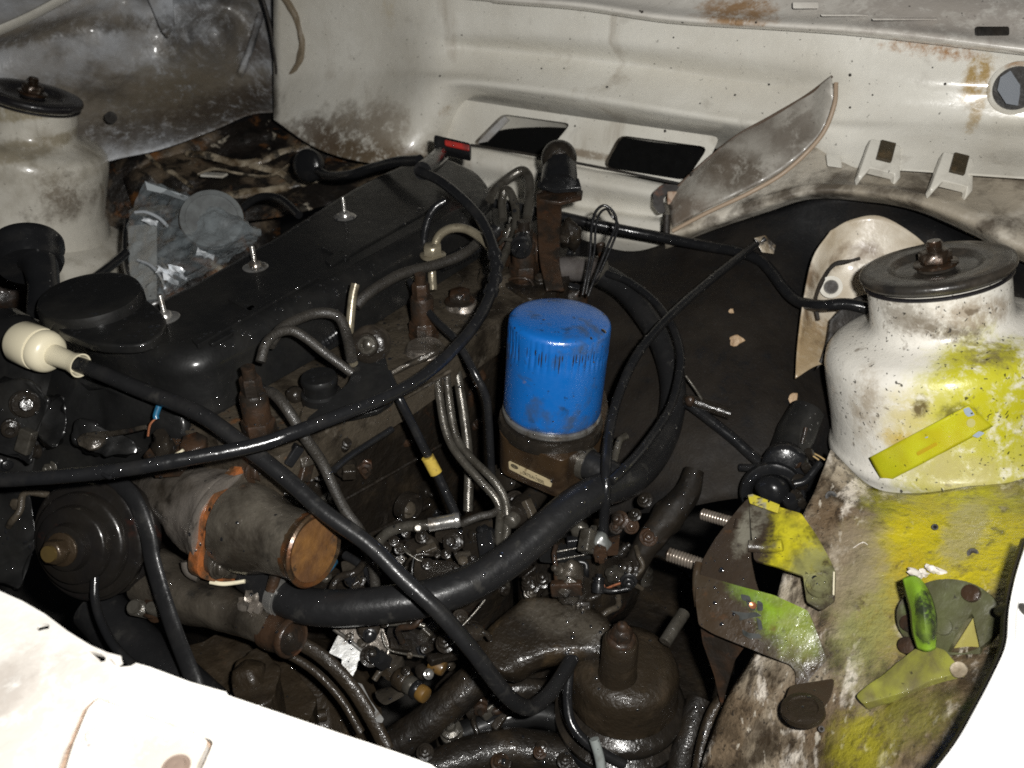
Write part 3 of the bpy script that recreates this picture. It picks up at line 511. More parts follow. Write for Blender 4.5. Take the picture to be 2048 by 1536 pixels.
m_pipel = mk('pale_pipe', (.24, .21, .15), .32, metal=.5, layers=[((.07, .055, .035), 40, .48, .66, .85)], bump=[(200, .0005)], coat=.4)
m_rust = mk('rusty_brown_iron', (.034, .019, .011), .45, layers=[((.012, .010, .008), 30, .44, .60, .92), ((.075, .028, .011), 44, .6, .72, .7)], bump=[(110, .0015)], **WET)
m_pul = mk('dark_pulley', (.014, .012, .010), .28, metal=.2, layers=[((.010, .009, .009), 20, .4, .6, .8), ((.10, .025, .012), 26, .62, .72, .35)], bump=[(90, .0005)], coat=.35)
m_blue = mk('blue_filter_paint', (.004, .088, .32), .36, layers=[((.035, .042, .042), 22, .52, .64, .68), ((.16, .11, .06), 60, .69, .74, .5), ((.010, .03, .07), 50, .60, .70, .75), ((.010, .012, .014), 120, .66, .71, .8, 3)], bump=[(220, .0002)], coat=.6, cbump=(350, .0006), croug=.12)
m_tanin = mk('dry_rust_inside', (.16, .075, .020), .65, layers=[((.07, .03, .010), 30, .40, .62, .9), ((.02, .014, .01), 50, .60, .68, .8)], bump=[(120, .001)])
m_cream = mk('cream_plastic', (.66, .60, .44), .36, layers=[((.40, .33, .2), 40, .6, .75, .4)], coat=.2)
m_yel = mk('yellow_tag', (.42, .30, .05), .5, layers=[((.15, .1, .03), 120, .5, .65, .7)])
m_btype = mk('blue_tape', (.012, .09, .17), .35, layers=[((.01, .02, .03), 90, .5, .65, .8)], coat=.4)
m_red = mk('red_plastic', (.34, .025, .02), .4, layers=[((.06, .015, .012), 90, .5, .66, .7)])
m_copper = mk('bare_copper', (.42, .16, .08), .35, metal=.6, layers=[((.15, .06, .03), 90, .5, .7, .6)])
# ================================================================ ENGINE
eng = thing('engine', 'dark oil soaked inline engine with a black valve cover filling the middle of the bay', 'engine', P(700, 900, .95))
Z3 = Vector((0, 0, 1))
def low(px, z, h, name, mat, bev=.006, r=10, par=eng, rough=0, holes=(), label=None, subd=0):
    m = MB().prism([PZ(x, y, z) for x, y in (rnd(px, r) if r else px)], Vector((0, 0, -h)), bev=bev, seg=5 if bev > .01 else 3)
    if subd: m.subd(subd)
    if rough: m.rough(rough, 40)
    return m.build(name, mat, par, label=label)
def dome(px, z, h, rad, r, name, mat, par, label=None, amp=.0):
    pl = [PZ(x, y, z) for x, y in rnd(px, r, 9)]; n = len(pl); cen = sum(pl, Vector())/n; nr = []
    for i in range(n):
        t = pl[(i+1) % n]-pl[i-1]; q = Vector((t.y, -t.x, 0)).normalized(); nr.append(q if q.dot(pl[i]-cen) > 0 else -q)
    for _ in range(3): nr = [(nr[i-1]+nr[i]*2+nr[(i+1) % n]).normalized() for i in range(n)]
    lv = [(0.004, -h), (0, -h*.5), (0, -rad)]+[(-rad*(1-math.cos(a)), -rad+rad*math.sin(a)) for a in [k*math.pi/18 for k in range(1, 10)]]
    V = [pl[i]+nr[i]*o+Z3*zz for o, zz in lv for i in range(n)]; m = len(lv)
    M_ = MB(); M_.faces(V, [(j*n+i, j*n+(i+1) % n, (j+1)*n+(i+1) % n, (j+1)*n+i) for j in range(m-1) for i in range(n)]+[tuple((m-1)*n+i for i in range(n))]); M_.wn = True
    if amp: M_.rough(amp, 25)
    return M_.build(name, mat, par, label=label, smooth=60)
cover = dome([(140, 655), (225, 694), (378, 722), (700, 560), (990, 398), (978, 350), (944, 326), (893, 308), (808, 318), (705, 362), (512, 482), (331, 582), (230, 628)], -.40, .062, .022, 70, 'valve_cover', m_cover, eng, 'black pressed valve cover', .0012)
low([(120, 745), (370, 826), (420, 818), (720, 650), (1010, 470), (1005, 420), (900, 330), (300, 640)], -.458, .010, 'cover_flange', m_cover, bev=.003, par=cover)
# shallow pressed steps on the cover
for px in ([(420, 690), (470, 664), (452, 640), (405, 664)], ):
    low(px, -.3995, .004, 'cover_step', m_cover, bev=.0012, par=cover)
low([(90, 650), (180, 570), (280, 585), (345, 640), (300, 690), (190, 690)], -.392, .010, 'filler_platform', m_cover, bev=.006, r=40, par=cover)
for px in ([(395, 690), (640, 550), (628, 540), (382, 678)], [(660, 530), (900, 396), (888, 386), (648, 518)], [(455, 598), (500, 622), (512, 614), (468, 590)], [(640, 494), (690, 518), (702, 510), (652, 486)]):
    low(px, -.3975, .006, 'cover_rib', m_cover, bev=.0025, par=cover, r=4)
for x, y in ((331, 636), (511, 535), (690, 434)):
    c = PZ(x, y, -.40)
    s_ = MB().lathe([(.0125, -.001), (.0135, .0008), (.012, .0018), (.007, .0022), (.006, .006), (.0035, .0072)], c, Z3, 24); s_.thread(c+Z3*.006, c+Z3*.025, .0026, .0012, 10)
    s_.build('stud', m_steel, cover)
low([(250, 815), (390, 870), (556, 915), (800, 770), (1040, 610), (1130, 520), (1010, 460), (700, 640), (420, 800)], -.474, .045, 'cylinder_head', m_head, bev=.006, rough=.0015, subd=2)
low([(240, 860), (380, 930), (548, 938), (800, 790), (1060, 632), (1170, 540), (1000, 460), (500, 780)], -.5195, .36, 'cylinder_block', m_blk, bev=.008, subd=3, rough=.003)
# block side details: ribs, core plugs, joint line
for a, b, r_ in (((560, 985, .865), (1010, 690, 1.04), 5), ((600, 1050, .885), (900, 880, 1.005), 4), ((640, 1120, .90), (860, 1010, 1.0), 6)):
    MB().tube([P(*a).lerp(P(*b), t/6) for t in range(7)], rp(r_, .9), 10, 3, wob=.35).build('block_rib', m_blk, eng)
for x, y, d, r_ in ((822, 1016, .99, 24), (690, 930, .895, 20)):
    c = P(x, y, d-.015); n_ = Vector((1, -.1, .1)).normalized()
    MB().lathe([(rp(r_*1.25, d), -.01), (rp(r_*1.25, d), .003), (rp(r_, d), .004), (rp(r_*.9, d), -.002), (0, -.004)], c, n_, 28).build('core_plug', m_lump, eng)
random.seed(3)
for x, y, d, r_ in ((620, 950, .86, 10), (640, 945, .86, 13), (1000, 950, .98, 16), (1030, 1000, .95, 14), (985, 980, .97, 12), (560, 900, .80, 9), (744, 830, .90, 9), (728, 853, .89, 10), (764, 840, .9, 8), (905, 690, 1.0, 10), (948, 660, 1.02, 9)):
    c = P(x, y, d-.008); MB().hexb(c, (tow(c)+Vector((.3, 0, .5))).normalized(), rp(r_, d), None, True).build('hex_bolt', m_lump if x != 744 else m_rust, eng)
# head top lumps and cast bosses
for x, y, z, r_, h, mt in ((850, 700, -.472, .020, .006, m_alu), (735, 760, -.472, .018, .005, m_head), (925, 612, -.472, .018, .006, m_alu), (640, 830, -.473, .018, .006, m_head), (700, 610, -.47, .014, .02, m_head), (990, 560, -.472, .02, .012, m_head)):
    MB().lathe([(r_*1.1, 0), (r_, h*.6), (r_*.9, h), (0, h)], PZ(x, y, z-.002), Z3, 28).build('cast_boss', mt, eng)
def injector(x, y, z, s, mat, tall=True, h2=1.0):
    c = PZ(x, y, z); m = MB()
    m.lathe([(.0165*s, 0), (.0165*s, .003*s)], c, Z3, 24)
    m.lathe([(.0145*s, .003*s), (.0155*s, .005*s), (.0155*s, .017*s), (.0145*s, .019*s)], c, Z3, 6)
    m.lathe([(.0125*s, .019*s), (.0125*s, .045*s*h2), (.011*s, .048*s*h2)], c, Z3, 24)
    if tall:
        m.lathe([(.0095*s, .048*s*h2), (.0095*s, .062*s*h2), (.0085*s, .064*s*h2)], c, Z3, 6); m.lathe([(.006*s, .064*s*h2), (.006*s, .074*s*h2)], c, Z3, 16)
    return m.build('injector', mat, eng)
injector(522, 872, -.474, 1.0, m_rust); injector(848, 672, -.474, 1.0, m_rust); 
c = PZ(920, 604, -.470); MB().hexb(c, Z3, .013, .012, True).build('union_nut', m_rust, eng)
injector(1047, 560, -.474, 1.15, m_rust, True, .9)
# round plug beside the bracket
c = PZ(645, 805, -.474); MB().lathe([(.019, 0), (.019, .012), (.0165, .014), (.0165, .022), (.0175, .024), (.0175, .028), (.016, .0305), (0, .0305)], c, Z3, 36).build('round_plug', m_cover, eng)
MB().lathe([(.006, 0), (.0085, .004), (.0085, .010), (.004, .014), (0, .015)], PZ(592, 800, -.474), Z3, 16).build('small_cap', m_lump, eng)
# front face lumps of the engine (left edge)
fr_ = MB()
fr_.prism(pp([(-60, 640, .84), (20, 600, .86), (75, 640, .85), (110, 720, .83), (180, 760, .81), (375, 826, .80), (372, 870, .81), (300, 920, .83), (270, 965, .85), (60, 980, .85), (-60, 960, .83)]), (P(150, 800, .95)-P(150, 800, .82)), bev=.006, seg=3)
fr_.subd(3).rough(.011, 30).build('timing_cover', m_cover, eng, label='lumpy black timing cover at the front of the engine')
for px, d, t in (([(-20, 770), (60, 760), (100, 800), (70, 880), (62, 930), (-20, 900)], .79, .02), ([(66, 800), (128, 790), (134, 850), (112, 900), (70, 880)], .80, .018), ([(150, 840), (250, 870), (290, 905), (200, 912), (150, 890)], .80, .012), ([(-30, 960), (60, 985), (72, 1080), (40, 1180), (-40, 1150)], .80, .03)):
    a = [P(x, y, d) for x, y in rnd(px, 14)]; MB().prism(a, tow(a[0])*-t*2, bev=.012, seg=4).subd(2).rough(.007, 45).build('cast_lug', m_cover, eng)
hose('bright_edge', [(176, 870, .79), (230, 866, .785), (292, 854, .78)], 5, m_alud, parent=eng, wob=.5)
MB().blob(P(186, 882, .79), .014, .010, .006, 3, .3).build('cast_lug', m_alud, eng)
# sensor with a cut blue wire
sn = thing('temperature_sensor', 'small brass and rust coloured sensor with a cut blue wire beside the thermostat housing', 'sensor', P(335, 905, .79))
c = P(338, 915, .80); ax_ = (Z3+tow(c)*.3).normalized()
MB().lathe([(.021, -.006), (.0215, .004), (.019, .008)], c, ax_, 6).build('base_block', m_rust, sn)
MB().lathe([(.011, .008), (.0115, .014), (.010, .020), (.007, .024), (.006, .033)], c+RT*-.002, ax_, 6).build('sensor_body', m_lump, sn)
hose('cut_wire', [(318, 812, .765), (312, 830, .765), (313, 838, .765)], 6, m_btype, parent=sn); hose('copper_strand', [(312, 836, .765), (300, 850, .765), (296, 872, .768)], 2.2, m_copper, parent=sn)
hose('white_crust', [(316, 921, .782), (340, 916, .778), (366, 900, .775)], 2.6, m_cream, parent=sn, wob=.8)
c = P(388, 888, .79); MB().hexb(c-ax_*.01, ax_, .0125, .012, True).build('hex_bolt', m_rust, sn)
# ================================================================ OIL FILLER
ofl = thing('oil_filler', 'black oil filler disc and elbow neck at the front left of the valve cover', 'oil filler', PZ(200, 600, -.40))
c = PZ(186, 610, -.392); MB().lathe([(.046, -.010), (.0475, -.006), (.0475, .006), (.0455, .011), (.040, .0125), (.02, .0120), (0, .0118)], c, (.02, -.03, 1), 64).build('filler_disc', m_cover, ofl)
nk = MB().tube(pp([(92, 620, .87), (88, 570, .885), (80, 530, .90), (64, 500, .915)]), [rp(34, .88), rp(29, .88), rp(34, .88), rp(48, .88)], 28, 8).build('elbow_neck', m_rubw, ofl)
a = P(56, 500, .915); MB().lathe([(.030, -.022), (.0325, -.016), (.0325, -.004), (.035, -.001), (.0352, .006), (.0335, .009), (.028, .010), (0, .010)], a, (P(52, 462, .925)-P(58, 500, .915)), 48).build('filler_cap', m_rubw, ofl)
# ================================================================ OIL FILTER
T_, B_ = P(1120, 640, .842), P(1104, 816, .892); axF = (T_-B_); LF = axF.length; axF.normalize()
of = thing('oil_filter', 'blue spin-on oil filter canister, grimy with fluted shoulder, standing in the middle', 'oil filter', B_-axF*.012)
m = MB(); prf = [(.0462, -.002), (.0488, .0), (.0497, .004)] + [(.0497, .008+.0045*i) for i in range(int((LF-.016)/.0045))] + [(.0497, LF-.0035), (.0492, LF-.0012), (.0480, LF+.0006), (.0458, LF+.0020), (.040, LF+.0034), (.02, LF+.0052), (0, LF+.0058)]
m.lathe(prf, B_, axF, 288)
for v in m.b.verts:
    q = v.co-B_; h = q.dot(axF); rv = q-axF*h; r_ = rv.length
    if r_ > .046 and LF-.034 < h < LF-.006 and noise.noise(v.co*22) > -.35:
        th = math.atan2(rv.dot(RT), rv.dot(axF.cross(RT))); k = min(1, (LF-.006-h)/.006, (h-LF+.034)/.008)
        v.co -= rv.normalized()*.0015*k*(max(0, math.cos(th*48))**.6)
m.build('canister', m_blue, of, smooth=70)
gm = MB(); e1 = (RT-axF*RT.dot(axF)).normalized(); e2 = axF.cross(e1)
for k in range(48):
    for sgn in (-1, 1):
        if random.random() < .45: continue
        th = (k*2*math.pi+sgn*1.25)/48; h0 = LF-.010-random.random()*.004; h1 = h0-.006-.014*random.random(); w2 = .00035+.0004*random.random()
        dr = e1*math.cos(th)+e2*math.sin(th); tg = e2*math.cos(th)-e1*math.sin(th); q = B_+dr*.0497
        gm.faces([q+axF*h0-tg*w2*.4, q+axF*h0+tg*w2*.4, q+axF*(h0+h1)/2+tg*w2, q+axF*h1+tg*w2*.3, q+axF*h1-tg*w2*.3, q+axF*(h0+h1)/2-tg*w2], [(0, 1, 2, 3, 4, 5)])
gm.build('groove_grime', mk('black_grime', (.010, .010, .010), .5), of, kind='stuff', smooth=0)
MB().lathe([(.046, -.010), (.0490, -.009), (.0505, -.006), (.0505, -.0025), (.0485, -.001), (.046, -.001)], B_, axF, 96).build('base_ring', m_steel, of)
# ================================================================ FILTER HOUSING
fh = thing('filter_housing', 'brown oily filter base housing with a small nameplate under the blue filter', 'filter housing', B_-axF*.07)
MB().lathe([(.053, -.024), (.0545, -.018), (.053, -.011), (.047, -.010)], B_, axF, 80).build('filter_seat', m_lump, fh)
zt = (B_-axF*.017).z-CAM.z
hp = [(996, 872), (1126, 925), (1150, 905), (1222, 850), (1210, 770), (1010, 770)]
pr_ = [PZ(x, y, zt) for x, y in rnd(hp, 22, 4)]
MB().prism(pr_, Vector((0, 0, -.047)), bev=.008, seg=3).build('housing_body', mk('bronze_oily_casting', (.040, .024, .012), .30, metal=.2, layers=[((.015, .010, .007), 16, .46, .66, .85), ((.075, .05, .03), 30, .58, .72, .6)], bump=[(60, .001)], coat=.4, cbump=(120, .0008), croug=.16), fh)
low([(992, 905), (1118, 962), (1150, 945), (1225, 880), (1205, 790), (1010, 790)], zt-.0475, .009, 'housing_flange', m_rust, bev=.003, r=22, par=fh)
A_, C_ = PZ(996, 872, zt), PZ(1126, 925, zt); fo, fn = plane3(A_, C_, A_-Z3*.05); fo = fo+fn*.0006
pq = [PPL(x, y, fo, fn) for x, y in ((1018, 922), (1104, 963), (1103, 974), (1098, 972), (1021, 938))]
npl = MB().prism(rnd and [PPL(x, y, fo, fn) for x, y in rnd([(1018, 921), (1105, 962), (1103, 974), (1060, 958), (1019, 937)], 3)], fn*.0009).build('nameplate', mk('worn_cream_plate', (.40, .33, .20), .45, layers=[((.12, .08, .04), 160, .55, .68, .8)], coat=.2), fh)
BLK = mk('black_print', (.012, .010, .008), .5)
u_ = (pq[1]-pq[0]).normalized(); v_ = fn.cross(u_); v_ = v_ if v_.z > 0 else -v_
def text(t, o, u, v, h, mat, par, sx=1.0):
    cu = bpy.data.curves.new('t', 'FONT'); cu.body = t; cu.size = h; cu.extrude = .00008; cu.space_character = 1.02
    ob = bpy.data.objects.new('t', cu); COL.objects.link(ob)
    me = bpy.data.meshes.new_from_object(ob.evaluated_get(bpy.context.evaluated_depsgraph_get()))
    bpy.data.objects.remove(ob); bpy.data.curves.remove(cu); n_ = u.cross(v).normalized(); bs = BASE[par.name]
    for q in me.vertices: x, y, z = q.co; q.co = o+u*x*sx+v*y+n_*z-bs
    me.name = 'lettering'; me.materials.append(mat); ob = bpy.data.objects.new('lettering', me); COL.objects.link(ob); ob.parent = par; BASE[ob.name] = bs; return ob
o_ = fo+fn*.0012
text('DATSUN DIESEL', PPL(1045, 948, o_, fn), u_, v_, .0058, BLK, npl, .62)
lg = PPL(1029, 933, o_, fn)
MB().prism([lg+u_*.0046*math.cos(t)+v_*.0024*math.sin(t) for t in [k*.393 for k in range(16)]], fn*.0002, [[lg+u_*.0034*math.cos(t)+v_*.0013*math.sin(t) for t in [k*.393 for k in range(16)]]]).build('oval_emblem', BLK, npl)
MB().box(lg, u_*.0052, v_*.0011, fn*.0003, 0).build('emblem_bar', BLK, npl)
# clamp and short hose on the housing
hose('short_hose', [(1150, 918, .885), (1185, 932, .875), (1235, 958, .865)], 30, m_rubber, parent=fh, seg=20)
def clamp(c, ax, r, par, mat=m_pipe, wd=.011, scr=None):
    t = MB().lathe([(r, -wd/2), (r+.0012, -wd/2), (r+.0012, wd/2), (r, wd/2)], c, ax, 40, cap=False)
    ax = Vector(ax).normalized(); s = scr or tow(c); s = (s-ax*s.dot(ax)).normalized(); k = ax.cross(s)
    for i in range(-7, 8):                      # worm slots
        a = i*.085; nrm = s*math.cos(a)+k*math.sin(a); tg = k*math.cos(a)-s*math.sin(a)
        t.box(c+nrm*(r+.0014), tg*.0009, ax*wd*.6, nrm*.0009, 0)
    o = t.build('hose_clamp', mat, par)
    q = c+(s*.45+k*-.89)*(r+.004); MB().tube([q-k*.009-s*.004, q+k*.007+s*.003], .0052, 14, 2).hexb(q-k*.0145-s*.006, k+s*.45, .0062, .005, False).build('clamp_screw', m_rust, par)
    return o
clamp(P(1168, 925, .88), P(1185, 932, .875)-P(1150, 918, .885), rp(31, .88), fh, scr=(RT*.6+UP).normalized())
MB().tube(pp([(1225, 940, .875), (1232, 905, .885), (1240, 880, .89), (1252, 872, .895)]), rp(8, .88), 12, 6, ribs=.86).build('clamp_tail', m_pipe, fh)
# lower sensor and plugs near the housing
for (x, y, d), (x2, y2, d2), r_, mt in (((1075, 985, .93), (1038, 1030, .90), 22, m_lump), ((1050, 1010, .915), (1030, 1035, .895), 26, m_lump), ((1034, 1030, .90), (1020, 1044, .885), 15, m_pipe), ((1040, 950, .96), (1010, 958, .93), 24, m_lump)):
    MB().lathe([(rp(r_, d), 0), (rp(r_, d), (P(x, y, d)-P(x2, y2, d2)).length), (rp(r_*.7, d), (P(x, y, d)-P(x2, y2, d2)).length+.002)], P(x, y, d), P(x2, y2, d2)-P(x, y, d), 24).build('sender_unit', mt, fh)
# ================================================================ THERMOSTAT HOUSING
th = thing('thermostat_housing', 'grimy aluminium thermostat housing with orange flange and an open outlet neck facing right', 'thermostat housing', P(455, 1150, .83))
bk = (FW+Vector((0, .25, 0))).normalized()
m = MB().tube(pp([(262, 962, .865), (300, 968, .852), (345, 985, .838), (395, 1008, .825), (450, 1036, .812), (470, 1046, .806)]), [rp(20, .85), rp(36, .85), rp(58, .84), rp(80, .83), rp(98, .82), rp(104, .81)], 48, 8)
m.rough(.0035, 34).build('housing_body', m_alu, th)
na, nb = P(478, 1052, .797), P(629, 1100, .752); axN = (nb-na).normalized(); LN = (nb-na).length
fl_px = rnd([(498, 918), (476, 950), (428, 990), (408, 1035), (408, 1090), (398, 1125), (400, 1155), (440, 1166), (495, 1162), (560, 1150), (600, 1090), (600, 990), (560, 915), (520, 905)], 16)
fl_w = plpoly(fl_px, na-axN*.004, axN)
MB().prism([na-axN*.004+(v-na+axN*.004)*1.0-RT*.002 for v in fl_w], -axN*.012, bev=.003).build('gasket_flange', m_orange, th)
MB().prism([na-axN*.0035+(v-na+axN*.004)*.90 for v in fl_w], axN*.006, bev=.0022).build('cover_flange', m_alud, th)
m = MB().lathe([(.0405, .001), (.0408, .006), (.0405, .014), (.039, .024), (.0355, .036), (.0318, .046), (.0300, LN-.022), (.0298, LN-.010)], na, axN, 64, cap=False)
m_neck = mk('sooty_cast_neck', (.13, .115, .092), .36, metal=.35, layers=[((.022, .017, .012), 16, .36, .58, .92), ((.20, .06, .015), 26, .66, .73, .85), ((.16, .15, .13), 40, .62, .74, .6)], bump=[(70, .0015), (240, .0006)], coat=.3, late=[(nb-axN*.022, .027, (.010, .009, .008), .9, .5)])
m.rough(.0018, 50).build('outlet_neck', m_neck, th)
m = MB().lathe([(.0297, LN-.014), (.0303, LN-.009), (.0302, LN-.006), (.0328, LN-.003), (.0333, LN), (.0316, LN+.0018), (.0284, LN+.0005)], na, axN, 64, cap=False).build('outlet_rim', mk('oxidised_rim', (.07, .045, .025), .3, metal=.5, layers=[((.16, .06, .02), 40, .45, .62, .85), ((.015, .012, .01), 50, .55, .66, .8)], bump=[(120, .0006)], coat=.4), th)
MB().lathe([(.0282, LN+.0005), (.0278, LN-.005), (.0262, LN-.0056), (.0256, LN-.008), (.0264, LN-.012), (.0262, LN-.030), (.025, LN-.050), (0, LN-.052)], na, axN, 64).build('outlet_bore', m_tanin, th)
for x, y in ((438, 1132), (508, 942), (590, 1105)):
    c = PPL(x, y, na+axN*.002, axN); MB().hexb(c, axN, .0085, .0075, True).build('hex_bolt', m_rust if x > 450 else m_alud, th)
for x, y, r_ in ((465, 995, 13), (450, 1035, 9), (452, 1062, 8)):
    c = P(x, y, .765); MB().blob(P(x+6, y, .788), .010, .008, rp(r_*1.5, .78), 3, .4, seed=y).build('rust_scab', m_orange, th)
MB().tube(pp([(382, 1120, .80), (386, 1136, .80), (404, 1146, .80)]), rp(20, .8), 20, 6).build('bolt_boss', m_alu, th)
MB().tube(pp([(416, 1140, .795), (444, 1133, .782)]), rp(17, .79), 20, 4).build('flange_ear', m_orange, th)
c = P(444, 1133, .78); MB().hexb(c, axN, .0078, .006, True).build('hex_bolt', m_alud, th)
hose('sealant_bead', [(420, 1164, .79), (450, 1168, .79), (490, 1162, .79)], 4, m_cream, parent=th, wob=.3)
# lower water outlet
wo = thing('water_outlet', 'grey brown cast water outlet stub below the thermostat housing with a rusty open end', 'water outlet', P(470, 1280, .82))
MB().tube(pp([(300, 1150, .84), (370, 1190, .825), (440, 1215, .81), (510, 1245, .795), (560, 1268, .785)]), [rp(60, .82), rp(52, .82), rp(44, .81), rp(35, .8), rp(33, .79)], 32, 8).rough(.002, 40).build('outlet_casting', m_alud, wo)
a, b = P(555, 1266, .786), P(606, 1284, .770); ax_ = (b-a).normalized()
MB().lathe([(.0165, -.012), (.0175, -.002), (.0165, .004), (.0165, .012), (.0182, .0145), (.0182, .019), (.0168, .0205), (.0150, .0195), (.0145, .002), (0, .001)], a, ax_, 40).build('outlet_rim', m_rust, wo)
MB().blob(P(506, 1205, .79), .012, .011, .012, 3, .6, 1.4).build('cast_knob', m_alu, wo); MB().blob(P(480, 1225, .80), .016, .014, .012, 3, .5, seed=4).build('cast_knob', m_alud, wo)
# ================================================================ PULLEY + BELT
pl_ = thing('crank_pulley', 'dark stepped belt pulley with a brass coloured centre bolt at the lower left', 'pulley', P(185, 1180, .80))
a, b = P(205, 1070, .818), P(112, 1103, .758); ax_ = (b-a).normalized(); LP = (b-a).length
MB().lathe([(.040, -.012), (.055, -.010), (.0575, -.006), (.0575, .000), (.0560, .002), (.049, .0075), (.049, .0095), (.0560, .0145), (.0565, .0195), (.0560, .0215), (.0545, .022), (.0530, .025), (.0465, .0262), (.0455, .033), (.0425, .035), (.0360, .0355), (.0345, .043), (.0325, .0445), (.022, .045), (.020, .052), (.0165, .0535), (0, .0535)], a, ax_, 96).build('pulley_wheel', m_pul, pl_)
m_brass = mk('brassy_bolt', (.05, .034, .02), .34, metal=.5, layers=[((.05, .035, .02), 60, .45, .65, .85)], bump=[(160, .0008)], coat=.3)
MB().hexb(a+ax_*.0535, ax_, .0112, .013, True).build('centre_bolt', m_brass, pl_)
MB().lathe([(.0075, .067), (.0072, .0712), (0, .0715)], a, ax_, 20).build('bolt_tip', mk('brass_tip', (.16, .11, .04), .3, metal=.6, layers=[((.1, .07, .03), 90, .5, .7, .8)]), pl_)
bt = [(205, 945, .80), (262, 990, .785), (293, 1060, .78), (305, 1120, .78), (325, 1190, .775), (352, 1270, .765), (384, 1352, .75), (420, 1450, .74)]
hose('drive_belt', bt, 18, m_rubber, label='flat black drive belt running from the pulley down to the right', cat='belt', seg=14, flat=.45)
# ================================================================ LOWER LEFT: hoses, alternator
hose('bypass_hose', [(190, 1150, .78), (190, 1200, .775), (205, 1250, .765), (235, 1300, .75), (290, 1350, .74)], 9, m_rubw, label='thin black hose hanging below the pulley', cat='hose')
hose('radiator_hose', [(195, 1215, .86), (240, 1265, .845), (300, 1320, .825), (360, 1375, .80), (430, 1440, .79)], 52, m_rubber, label='fat black radiator hose running behind the front crossmember', cat='hose', seg=28)
sd = thing('threaded_stud_pair', 'pair of short threaded studs beside the belt below the pulley', 'studs', P(290, 1235, .82))
MB().thread(P(300, 1222, .83), P(266, 1214, .80), .0075).build('threaded_stud', m_pipe, sd); MB().hexb(P(315, 1216, .82), tow(P(312, 1216, .82))-RT*.8, .010, .01).build('nut', m_rust, sd); MB().thread(P(318, 1222, .815), P(300, 1214, .80), .006).build('threaded_stud', m_pipe, sd)
alt = thing('alternator', 'brown grimy cast alternator body at the bottom, partly hidden by the front crossmember', 'alternator', P(600, 1450, .9))
a = P(560, 1470, .93); ax_ = (P(650, 1300, .82)-P(480, 1300, .80)); ax_ = (Vector((-.25, -.75, .45))).normalized()
MB().lathe([(.10, -.06), (.104, -.02), (.104, .004), (.098, .008), (.096, .014), (.090, .020), (.086, .040), (.080, .052), (.05, .058), (0, .06)], P(560, 1480, .93), ax_, 72).rough(.0015, 30).build('housing', m_brown, alt)
for k in range(9):
    t = -.3+k*.33; e1 = ax_.orthogonal().normalized(); e2 = ax_.cross(e1); dr = e1*math.cos(t*1.9)+e2*math.sin(t*1.9)
    c = P(560, 1480, .93)
    MB().tube([c+dr*.099+ax_*.006, c+dr*.092+ax_*.022, c+dr*.084+ax_*.050, c+dr*.05+ax_*.060], .0065, 10, 6).build('cooling_rib', m_brown, alt)
hose('casing_band', [(560, 1265, .80), (640, 1310, .795), (700, 1370, .79), (745, 1440, .785), (775, 1500, .78)], 15, m_brown, parent=alt, seg=14, flat=.6)
hose('casing_band', [(540, 1290, .80), (620, 1335, .795), (680, 1395, .79), (722, 1465, .785)], 9, m_brown, parent=alt, seg=12)
low([(470, 1330), (520, 1290), (560, 1330), (550, 1400), (500, 1420), (460, 1390)], -.655, .05, 'mount_lug', m_brown, bev=.010, r=24, par=alt, rough=.004, subd=2)
low([(330, 1310), (480, 1250), (560, 1300), (640, 1400), (560, 1560), (380, 1460)], -.70, .10, 'casing_block', m_brown, bev=.012, r=30, par=alt, rough=.005, subd=3)
MB().blob(P(500, 1360, .80), .018, .016, .02, 3, .3, seed=9).build('cast_boss', m_brown, alt)
# ================================================================ BIG HOSE
bh = [(500, 1150, .812), (555, 1188, .793), (615, 1212, .778), (690, 1216, .772), (780, 1208, .772), (860, 1195, .776), (935, 1168, .785), (1013, 1123, .80), (1081, 1066, .815), (1132, 1022, .828), (1190, 985, .845), (1255, 962, .875), (1306, 918, .925), (1338, 850, .975), (1346, 770, 1.0), (1326, 690, 1.03), (1288, 625, 1.06), (1245, 575, 1.085), (1195, 545, 1.10)]
ch = thing('coolant_hose', 'thick black coolant hose curving from the water outlet past the filter to the grey pipe', 'hose', P(700, 1240, .78))
MB().tube(pp(bh), [rp(36, .8)]*5+[rp(37, .78)]*7+[rp(33, .77)]*7, 28, 9).build('rubber_hose', m_rubber, ch)
clamp(P(563, 1191, .791), P(615, 1212, .778)-P(520, 1165, .805), rp(37.5, .79), ch, m_steel, scr=(FW*-1-UP*.35-RT*.5))
cp = thing('heater_pipe', 'grey steel heater pipe stub behind the blue filter', 'pipe', P(1150, 560, 1.08))
MB().tube(pp([(1085, 545, 1.07), (1130, 538, 1.08), (1205, 540, 1.10)]), rp(25, 1.08), 24, 6).build('pipe_stub', mk('greyed_steel', (.11, .10, .095), .4, metal=.3, layers=[((.04, .03, .025), 40, .45, .65, .8)], coat=.3), cp)
clamp(P(1196, 541, 1.098), P(1205, 540, 1.10)-P(1130, 538, 1.08), rp(27, 1.09), cp)
